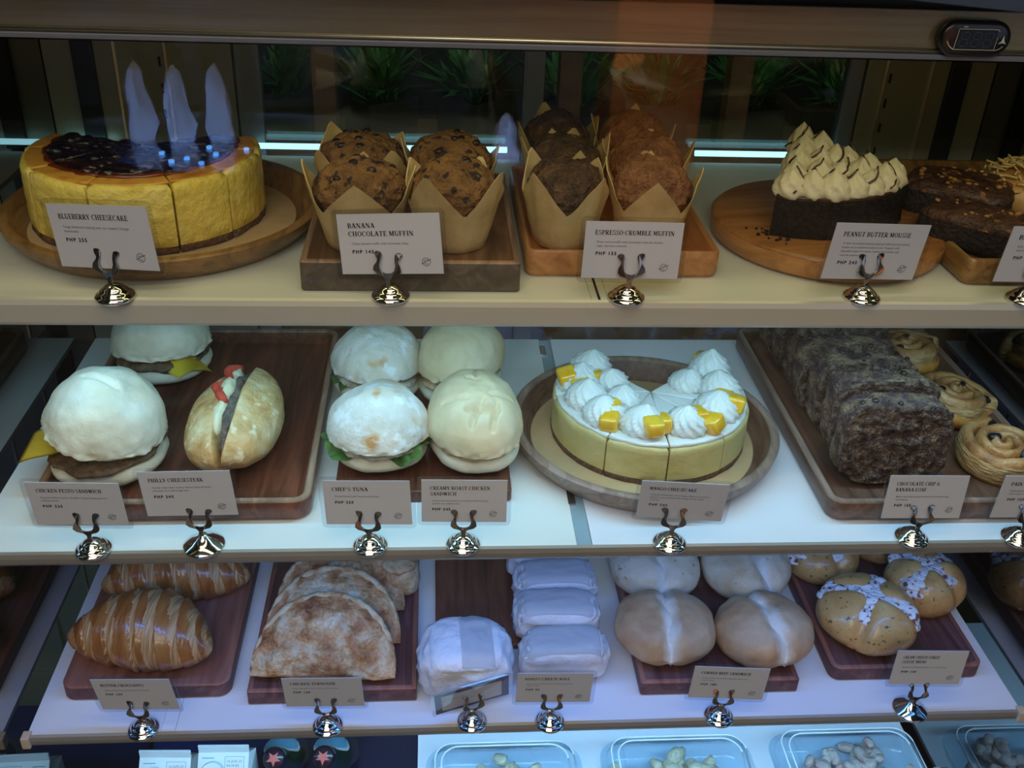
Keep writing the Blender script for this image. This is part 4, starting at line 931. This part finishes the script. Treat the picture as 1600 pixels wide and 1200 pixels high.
def raisin_roll(label, loc, rz, tilt, seed, R=.046, h=.034):
    t = thing('raisin_roll', label, 'pastry', loc, (tilt, -.05, rz), 'spiral raisin rolls')
    b = B(); n = 150; turns = 2.9; pr = 14; rs = []
    for i in range(n + 1):
        u = i / n; a = turns * 2 * pi * u + seed; r = (R - .0065) * (1 - .96 * u ** .92); th = .0120 * (1 - .22 * u); zt = h * (1 + .10 * u + .03 * sin(a * 3 + seed))
        er = Vector((cos(a), sin(a), 0)); ring = []
        for k in range(pr):
            q = 2 * pi * k / pr; cx = cos(q); cz = sin(q)
            x = math.copysign(abs(cx) ** .7, cx) * th / 2 * (1 + .12 * nz((a * 2, cz, 0), 1.5, seed)); z = zt / 2 + math.copysign(abs(cz) ** .6, cz) * zt / 2
            bulge = .003 * (1 - (2 * z / zt - 1) ** 2) * (1 if u < .35 else 0)
            p = er * (r + x + (bulge if cx > 0 else 0)) + Vector((0, 0, z)); p += er * .0010 * fz(p, 110, seed); p.z += .0012 * nz(p, 90, seed); ring.append(p)
        rs.append(ring)
    rings(b, rs)
    for f in b.faces:
        c = f.calc_center_median(); f.material_index = 1 if c.z < h * .72 and c.xy.length > R * .72 else 0
    obj('pastry_spiral', b, ['raisin_roll', 'roll_side'], t)
    obj('soft_centre', lathe(B(), [(R * .84, .002), (R * .86, h * .40), (R * .6, h * .52), (R * .3, h * .66), (.001, h * .7)], 40), 'cake_skin', t)
    rnd = random.Random(seed)
    for k in range(3):
        a = 1.1 + seed + k * 2.6; q = R * (.24, .50, .70)[k]; obj('raisin', chunk(B(), (q * cos(a), q * sin(a), h * (1.02, .94, .86)[k]), (.0070, .0046, .0036), k + seed, .85, a, sub=2), 'raisin', t)
raisin_roll('spiral raisin roll nearest the cut off PAIN card', (.482, .093, fm + .002), .5, .10, 1)
raisin_roll('spiral raisin roll in the middle of the row, dark raisin at its centre', (.475, .198, fm + .002), 2.0, .16, 4, .0475)
raisin_roll('spiral raisin roll at the back of the row', (.470, .310, fm + .002), 3.8, .12, 9, .047)

# ------------------------------------------------------------------ lowest shelf: croissants
def croissant(label, loc, rz, seed, L=.078, R=.036, bend=.30):
    t = thing('croissant', label, 'croissant', loc, (0, 0, rz), 'butter croissants'); b = B(); n = 150; m_ = 64; rs = []; cuts_ = [-.97, -.74, -.42, -.08, .26, .56, .80, .97]; ks = []
    for i in range(n + 1):
        u = -1 + 2 * i / n; ring = []
        for k in range(m_):
            q = 2 * pi * k / m_; us = u + .10 * cos(q) + .05 * sin(q)   # layer edges run slantwise round the body
            seg = max([c for c in cuts_ if c <= us] or [-1.1]); nx = min([c for c in cuts_ if c > us] or [1.1]); fr = (us - seg) / (nx - seg)
            if us < 0: fr = 1 - fr
            step = .95 + .075 * max(0, 1 - fr) ** .6 - .03 * fr
            r = R * max(0, 1 - abs(u) ** 1.9) ** .68 * step + .0004
            p = Vector((L * u, -bend * L * (u * u) * .9 + r * cos(q) * 1.02, r * sin(q) * .86)); p += Vector((0, cos(q), sin(q))) * (.0006 * fz((p.x * 3, p.y * .6, p.z * .6), 110, seed) + .0012 * nz(p, 40, seed))
            p.z = max(p.z, -R * .66); ring.append(p + Vector((0, 0, R * .66)))
        rs.append(ring)
    V = rings(b, rs); b.faces.ensure_lookup_table()
    for f in b.faces:
        c = f.calc_center_median(); u = c.x / L; qq = atan2(c.z - R * .66, c.y + bend * L * u * u * .9); us = u + .10 * cos(qq) + .05 * sin(qq); seg = max([c_ for c_ in cuts_ if c_ <= us] or [-1.1]); nx = min([c_ for c_ in cuts_ if c_ > us] or [1.1]); fr = (us - seg) / (nx - seg)
        fr = fr if us > 0 else 1 - fr
        f.material_index = 1 if fr > .60 + .22 * nz(c, 60, seed) or abs(u) > .93 else 0
    obj('pastry', b, ['croissant_crust', 'croissant_layers'], t)
croissant('glossy brown croissant in front, behind its croissant card', (-.437, .100, .0203), -.16, 2, .082, .049)
croissant('paler croissant behind, its end opened to white crumb', (-.425, .205, .0203), .08, 8, .086, .045)

# ------------------------------------------------------------------ turnovers: half moon pastries leaning back on each other
def turnover(label, loc, rz, lean, seed, R=.080, Hh=.094, th=.030):
    t = thing('turnover', label, 'pastry', loc, (-lean, 0, rz), 'half moon chicken turnovers'); b = B()
    def f(v):
        u = v.normalized(); x = u.x; z = u.z; zz = (z + 1) / 2
        hw = R * (1 - .04 * zz) * sqrt(max(0, 1 - max(0, zz - .12) ** 2 / .80)) / max(.25, sqrt(1 - z * z) if abs(z) < .99 else .25)
        px = x * hw; pz = zz * Hh
        ed = 1 - min(1, sqrt((px / R) ** 2 + (pz / Hh) ** 2)); puff = .22 + .78 * min(1, ed * 3.0) ** .6
        p = Vector((px, math.copysign(abs(u.y) ** .6, u.y) * th / 2 * puff, pz))
        p += u * (.0024 * fz(p, 45, seed, 4)) + Vector((0, -1 if u.y < 0 else 1, 0)) * (.0055 * fz(p, 38, seed + 4, 4) - .004 * abs(nz(p, 55, seed + 9))) * min(1, ed * 4 + .1)
        return p
    blob(b, f, 6); obj('pastry', b, 'turnover_crust', t)
    for k, (kk, off) in enumerate(((1.03, .005), (1.01, .011))): # flaky layered rim
        e = B(); pts = []
        for j in range(41):
            a = pi * (.02 + .96 * j / 40); pts.append((R * .95 * kk * cos(a), off - .004 + .0015 * sin(j * 1.7 + k), max(.004, Hh * .965 * kk * sin(a) ** .9) + .0008 * sin(j * 2.3)))
        tube(e, pts, lambda u: .0045 * (1 - .5 * abs(2 * u - 1) ** 3), 8); obj('layered_rim', e, 'pastry_pale', t)
for k, l in enumerate(['front chicken turnover, browned, resting nearest its card', 'second chicken turnover, directly behind the front one', 'third chicken turnover, mostly hidden under the shelf edge']):
    turnover(l, (-.240 + .006 * k, 0.043 + .051 * k, .028 - .002 * k), -.06 + .06 * k, .92, 3 + k * 4, .080 - .002 * k, .092 - .003 * k)
t = thing('puff_pastry', 'small pale puff pastry behind the turnovers at their side', 'pastry', (-.163, .205, .0203), (0, 0, .3))
b = B(); blob(b, ell(.026, .036, .022, (0, 0, .022), .003, 50, 4, .7), 4); obj('pastry', b, 'pastry_pale', t)
tp = B(); blob(tp, ell(.022, .030, .006, (0, 0, .041), .0016, 60, 5, .7), 3); obj('top_flake', tp, 'pastry_pale', t)

# ------------------------------------------------------------------ things wrapped in white paper
t = thing('wrapped_sandwich', 'round sandwich wrapped in white paper, behind the crooked card', 'sandwich', (-.083, .058, .0005), (0, 0, .04))
def f(v):
    g = ell(.055, .047, .037, (0, 0, .037), 0, 1, 1, .72)(v); u = v.normalized()
    g += u * (.0022 * fz(g, 34, 2) - .0075 * (abs(nz(g, 42, 5)) ** .7) * (1 if g.z < .060 or abs(g.x) > .040 else .25)); g.z = max(g.z, 0); return g
obj('paper_wrap', blob(B(), f, 5), 'wax_paper', t)
def on_surface(g, rx, ry, e, off):
    def s(x, y):
        a = math.copysign(abs(x / rx) ** (1 / e), x); b_ = math.copysign(abs(y / ry) ** (1 / e), y); v = Vector((a, b_, sqrt(max(0.0005, 1 - a * a - b_ * b_)))); return g(v) + Vector((0, 0, off))
    return s
sf = on_surface(f, .055, .047, .72, .0007)
fl = B(); sheet(fl, .036, .080, 30, lambda x, y: sf(x + .012, y), .0005)
obj('folded_flap', fl, 'wax_flap', t)
for s in ():
    fl = B(); sheet(fl, .034, .030, 12, lambda x, y: Vector((s * .034 + x * .8, -.034 - .010 * (1 - abs(x) * 20) * .4 + y * .15, .026 + y + .002 * sin(x * 160)))); obj('corner_fold', fl, 'wax_paper', t)
def wrapped_roll(label, loc, rz, seed):
    t = thing('wrapped_roll', label, 'bread roll', loc, (0, 0, rz), 'rolls wrapped in white paper')
    def f(v):
        g = ell(.053, .0265, .028, (0, 0, .028), 0, 1, 1, .55)(v); u = v.normalized()
        k = 1 if (g.z < .036 or abs(g.x) > .042) else .15
        g += u * (.0013 * fz(g, 50, seed) - .0062 * abs(nz((g.x * .7, g.y, g.z * 1.3), 60, seed + 3)) ** .7 * k); g.z = max(g.z, 0); return g
    obj('paper_wrap', blob(B(), f, 5), 'wax_paper', t)
    sf = on_surface(f, .053, .0265, .55, .0007); fl = B(); sheet(fl, .098, .046, 30, lambda x, y: sf(x, y), .0005)
    obj('folded_flap', fl, 'wax_flap', t)
for k, l in enumerate(["front paper wrapped roll, directly behind the CHEESE ROLL card", 'second paper wrapped roll from the front', 'third paper wrapped roll from the front', 'fourth paper wrapped roll, furthest back']):
    wrapped_roll(l, (.030 - .004 * (k % 2), .072 + .054 * k, .0003 if k == 0 else .0083), .02 * (-1) ** k, 4 + 3 * k)

# ------------------------------------------------------------------ split milk buns and cream cheese buns
def split_bun(label, loc, rz, seed, m, rx=.0575, ry=.053, hz=.032):
    t = thing('split_bun', label, 'bread bun', loc, (0, 0, rz), 'split topped corned beef buns')
    f0 = ell(rx, ry, hz, (0, 0, 0), .0032, 22, seed, .92)
    def f(v):
        p = f0(v); w = .0025 * sin(p.y * 120 + seed)
        if p.z > -.004: p.z -= .0060 * math.exp(-((p.x - w) / .0075) ** 2) + .0045 * math.exp(-((p.x - w * 1.6) / .0016) ** 2)
        p.y *= 1 - .07 * math.exp(-(p.x / .010) ** 2)
        p.z = max(p.z, -hz * .82); return p + Vector((0, 0, hz * .82))
    obj('bun', blob(B(), f, 6), 'split_' + m, t)
zc = .0203
split_bun('tan split bun in front on the wrapped rolls side', (.150, .094, zc), -.06, 3, 'milk_bun')
split_bun('browner split bun in front, partly behind the CORNED BEEF card', (.264, .087, zc), .22, 7, 'milk_bun')
split_bun('pale speckled split bun at the back by the wrapped rolls', (.158, .200, zc), 0, 12, 'pale_bun', .057)
split_bun('pale split bun at the back nearest the cream cheese buns', (.272, .198, zc), .35, 15, 'pale_bun', .057)
def cheese_bun(label, loc, rz, seed, R=.056, hz=.031):
    t = thing('cream_cheese_bun', label, 'bread bun', loc, (0, 0, rz), 'garlic buns filled with cream cheese')
    f0 = ell(R, R * .95, hz, (0, 0, 0), .0018, 26, seed, .95)
    def f(v):
        p = f0(v)
        if p.z > -.012:
            for q in (p.x, p.y): p.z -= .008 * math.exp(-(q / .0075) ** 2)
            d = min(abs(p.x), abs(p.y)); k = 1 - .09 * math.exp(-(d / .009) ** 2); p.x *= k; p.y *= k
        p.z = max(p.z, -hz * .8); return p + Vector((0, 0, hz * .8))
    obj('bun', blob(B(), f, 5), 'garlic_bun', t)
    rnd = random.Random(seed)
    for ax, wd in ((0, .0205), (1, .0150)):
        cc = B(); n = 19
        for k in range(n):
            q = (-.84 if ax == 0 else -.50) + (1.68 if ax == 0 else 1.25) * k / (n - 1) + rnd.uniform(-.03, .03); z = sqrt(max(0, 1 - q * q)) * hz * .92 + hz * .78 - .0078; o_ = rnd.uniform(-.3, .3) * wd
            x, y = (q * R * .95, o_) if ax == 0 else (o_, q * R * .93); s = wd * rnd.uniform(.55, 1.05)
            chunk(cc, (x, y, z), (s, s * rnd.uniform(.7, 1), .0058 + .001 * rnd.random()), k + seed * 9 + ax, .95, rnd.random() * 3, sub=3, amp=.25)
        obj('cream_cheese', cc, 'cream_cheese', t)
cheese_bun('front cream cheese bun, largest, white cross filling with red flecks', (.396, .107, zc), -.55, 4, .060, .036)
cheese_bun('cream cheese bun beside the blue side wall, behind the card', (.489, .160, zc), .65, 9, .050, .034)
cheese_bun('darker baked bun at the back next to the split buns', (.378, .222, zc), .3, 14, .049, .030)
cheese_bun('seeded cream cheese bun at the back, half under the shelf above', (.468, .258, zc), .1, 19, .046, .030)

# ------------------------------------------------------------------ the well below the lowest shelf
cpart('well_floor', box(B(), -.556, .556, -.050, .44, -.44, -.432), 'navy_deck', smooth=False)
cpart('well_board', box(B(), -.140, .548, -.045, .40, -.262, -.255, .001), 'white_board_cool', smooth=False, label='white board under the plastic boxes')
cpart('board_support', box(B(), -.136, .544, .02, .40, -.432, -.262), 'navy_deck', smooth=False)
mat('carton_white', (.72, .80, .84), .35, bump=[(60, .05, .001)]); mat('teal_ink', (.02, .30, .42), .5)
def carton(label, x, y, seed):
    t = thing('milk_carton', label, 'carton', (x, y, -.4318), (0, 0, -.03), 'gable topped white cartons')
    w, d, hb, ht = .066, .066, .168, .200
    b = box(B(), -w / 2, w / 2, -d / 2, d / 2, 0, hb, .002); obj('body', b, 'carton_white', t, smooth=False)
    b = B(); A = [b.verts.new(p) for p in ((-w / 2, -d / 2, hb), (w / 2, -d / 2, hb), (w / 2, d / 2, hb), (-w / 2, d / 2, hb))]
    C_ = [b.verts.new(p) for p in ((-w / 2, -.002, ht), (w / 2, -.002, ht), (w / 2, .002, ht), (-w / 2, .002, ht))]; i0 = b.verts.new((-w / 2 + .016, 0, hb + .014)); i1 = b.verts.new((w / 2 - .016, 0, hb + .014))
    for q in ((A[0], A[1], C_[1], C_[0]), (A[2], A[3], C_[3], C_[2]), (C_[0], C_[1], C_[2], C_[3]), (A[1], i1, C_[1]), (A[1], A[2], i1), (A[2], C_[2], i1), (C_[1], i1, C_[2]), (A[0], C_[0], i0), (A[0], i0, A[3]), (A[3], i0, C_[3]), (C_[0], C_[3], i0)): b.faces.new(q)
    g = obj('gable_top', b, 'carton_white', t, smooth=False)
    rd = box(B(), -w / 2, w / 2, -.0014, .0014, ht - .002, ht + .012, .0006); obj('sealed_ridge', rd, 'carton_white', t, smooth=False)
    sl = atan2(ht - hb, d / 2 - .002); c = B(); lathe(c, [(.0150, 0), (.0152, .008), (.0140, .0100), (.001, .0102)], 36)
    cp = obj('screw_cap', c, 'carton_white', t, ang=40); cp.location = (-.012, -.020, hb + (ht - hb) * .45); cp.rotation_euler = (sl, 0, 0)
    k = B(); Mf = Matrix.Translation((0, -d / 2, hb)) @ Matrix.Rotation(sl, 4, 'X')
    def q2(x0, x1, y0, y1, mi=0):
        f_ = k.faces.new([k.verts.new(Mf @ Vector(p)) for p in ((x0, y0, .0004), (x1, y0, .0004), (x1, y1, .0004), (x0, y1, .0004))]); f_.material_index = mi
    q2(-.028, -.012, .0375, .0385); q2(.002, .027, .0395, .0400); q2(.002, .027, .0225, .0230); q2(.002, .0025, .0225, .040); q2(.0265, .027, .0225, .040)
    sans(k, '16 JUN 23', 0, 0, .0046, 0, 1.0, 1, mtx=Mf @ Matrix.Translation((.0045, .0325, .0004))); sans(k, '04:18 B2', 0, 0, .0046, 0, 1.0, 1, mtx=Mf @ Matrix.Translation((.0045, .0270, .0004)))
    Mb = Matrix.Translation((0, d / 2, hb)) @ Matrix.Rotation(pi, 4, 'Z') @ Matrix.Rotation(sl, 4, 'X')
    sans(k, 'YOU DRINK  VERY BOLD', 0, 0, .0052, .00012, 1.0, 0, mtx=Mb @ Matrix.Translation((-.029, .012, .0004)) @ Matrix.Diagonal((.9, 1, 1, 1)))
    obj('printed_marks', k, ['teal_ink', 'grey_ink'], t, smooth=False)
carton('white milk carton nearest the mirrored side wall, screw cap in front', -.468, .160, 1)
carton('white milk carton standing next to the green bottles', -.394, .166, 2)
mat('bottle_green', (.012, .06, .03), .1, coat=1); mat('label_blue', (.16, .42, .62), .4, bump=[(300, .1, .0003)]); mat('label_white', (.75, .80, .86), .4); mat('star_red', (.62, .06, .06), .4); mat('cap_dark', (.02, .008, .02), .25, coat=.5)
def bottle(label, x, y, rz):
    t = thing('green_bottle', label, 'bottle', (x, y, -.424), (radians(42), 0, rz), 'green bottles with red stars')
    pr = [(.024, 0), (.029, .003), (.030, .010), (.030, .105), (.028, .120), (.021, .138), (.0145, .155), (.0128, .175), (.0126, .196), (.0138, .198), (.0138, .204), (.0125, .206)]
    obj('glass_body', lathe(B(), pr, 40), 'bottle_green', t)
    obj('cap', lathe(B(), [(.0150, .199), (.0155, .201), (.0146, .206), (.0125, .2085), (.001, .2090)], 42, mod=lambda a, z, i: 1 + (.03 * sin(a * 21) if i < 2 else 0)), 'cap_dark', t)
    s = B(); vs = []
    for k in range(10):
        a = pi / 2 + k * pi / 5; r = .0105 if k % 2 == 0 else .0043; vs.append(s.verts.new((r * cos(a + pi), r * sin(a + pi), .2094)))
    s.faces.new(vs); obj('red_star', s, 'star_red', t, smooth=False)
    def prad(z):
        for (r0, z0), (r1, z1) in zip(pr, pr[1:]):
            if z0 <= z <= z1 and z1 > z0: return r0 + (r1 - r0) * (z - z0) / (z1 - z0)
        return .0128
    for nm, kx, m_, off in (('label_border', 1.0, 'label_white', .0005), ('neck_label', .86, 'label_blue', .0009)):
        b = B(); V = []
        for i in range(15):
            v = -1 + 2 * i / 14; z = .140 + v * .026 * kx; wa = 1.25 * kx * sqrt(max(.02, 1 - abs(v) ** 3)) * (1 + .25 * v * -1); row = []
            for j in range(15):
                a = pi / 2 + wa * (j / 7 - 1); r = prad(z) + off; row.append(b.verts.new((r * cos(a), r * sin(a), z)))
            V.append(row)
        for i in range(14):
            for j in range(14): b.faces.new((V[i][j + 1], V[i][j], V[i + 1][j], V[i + 1][j + 1]))
        obj(nm, b, m_, t)
bottle('leaning green bottle with red star cap beside the milk cartons', -.338, .322, .02)
bottle('leaning green bottle with red star cap nearest the white board', -.262, .322, -.05)
mat('pink_salad', (.56, .38, .34), .6, noise_=(60, [(.3, (.44, .24, .22)), (.7, (.70, .56, .48))], 5), bump=[(120, .6, .002)])
mat('noodle_yellow', (.66, .52, .34), .5, noise_=(60, [(.3, (.50, .36, .22)), (.7, (.78, .66, .46))], 5), bump=[(120, .6, .002)])
def clamshell(label, x, y, w, m, seed):
    t = thing('plastic_box', label, 'food container', (x, y, -.2548), (0, 0, 0), 'clear plastic food boxes'); d = .165
    b = B(); slab(b, w, d, .030, [(.014, .0005), (.010, .003), (.003, .022), (0, .023), (0, .0245), (.006, .0245), (.010, .030), (.013, .044), (.018, .048), (.026, .049), (.030, .046), (.034, .046)]); obj('clear_shell', b, 'clear_plastic', t, ang=40)
    for k, ins in enumerate((.012, .020)):
        e = B(); pts = [(px_, py_, .0455 + .003 * k) for px_, py_ in rrect(w - 2 * ins, d - 2 * ins, .024, 8)]; tube(e, pts + pts[:1], .0011, 6); obj('moulded_rib', e, 'label_white', t)
    fd = B(); rnd = random.Random(seed)
    for k in range(46):
        chunk(fd, (rnd.gauss(0, w * .16), rnd.gauss(.022, .020), .012 + abs(rnd.gauss(.008, .006))), (rnd.uniform(.006, .015), rnd.uniform(.005, .010), rnd.uniform(.004, .008)), k, .8, rnd.random() * 3, sub=2, amp=.3)
    o_ = obj('food', fd, m, t); o_['kind'] = 'stuff'
clamshell('clear plastic box nearest the green bottles', -.026, .080, .205, 'noodle_yellow', 3)
clamshell('clear plastic box in the middle, yellowish food inside', .205, .082, .205, 'noodle_yellow', 7)
clamshell('clear plastic box with pinkish food, nearest the mirrored side', .436, .086, .205, 'pink_salad', 12)
#PART5
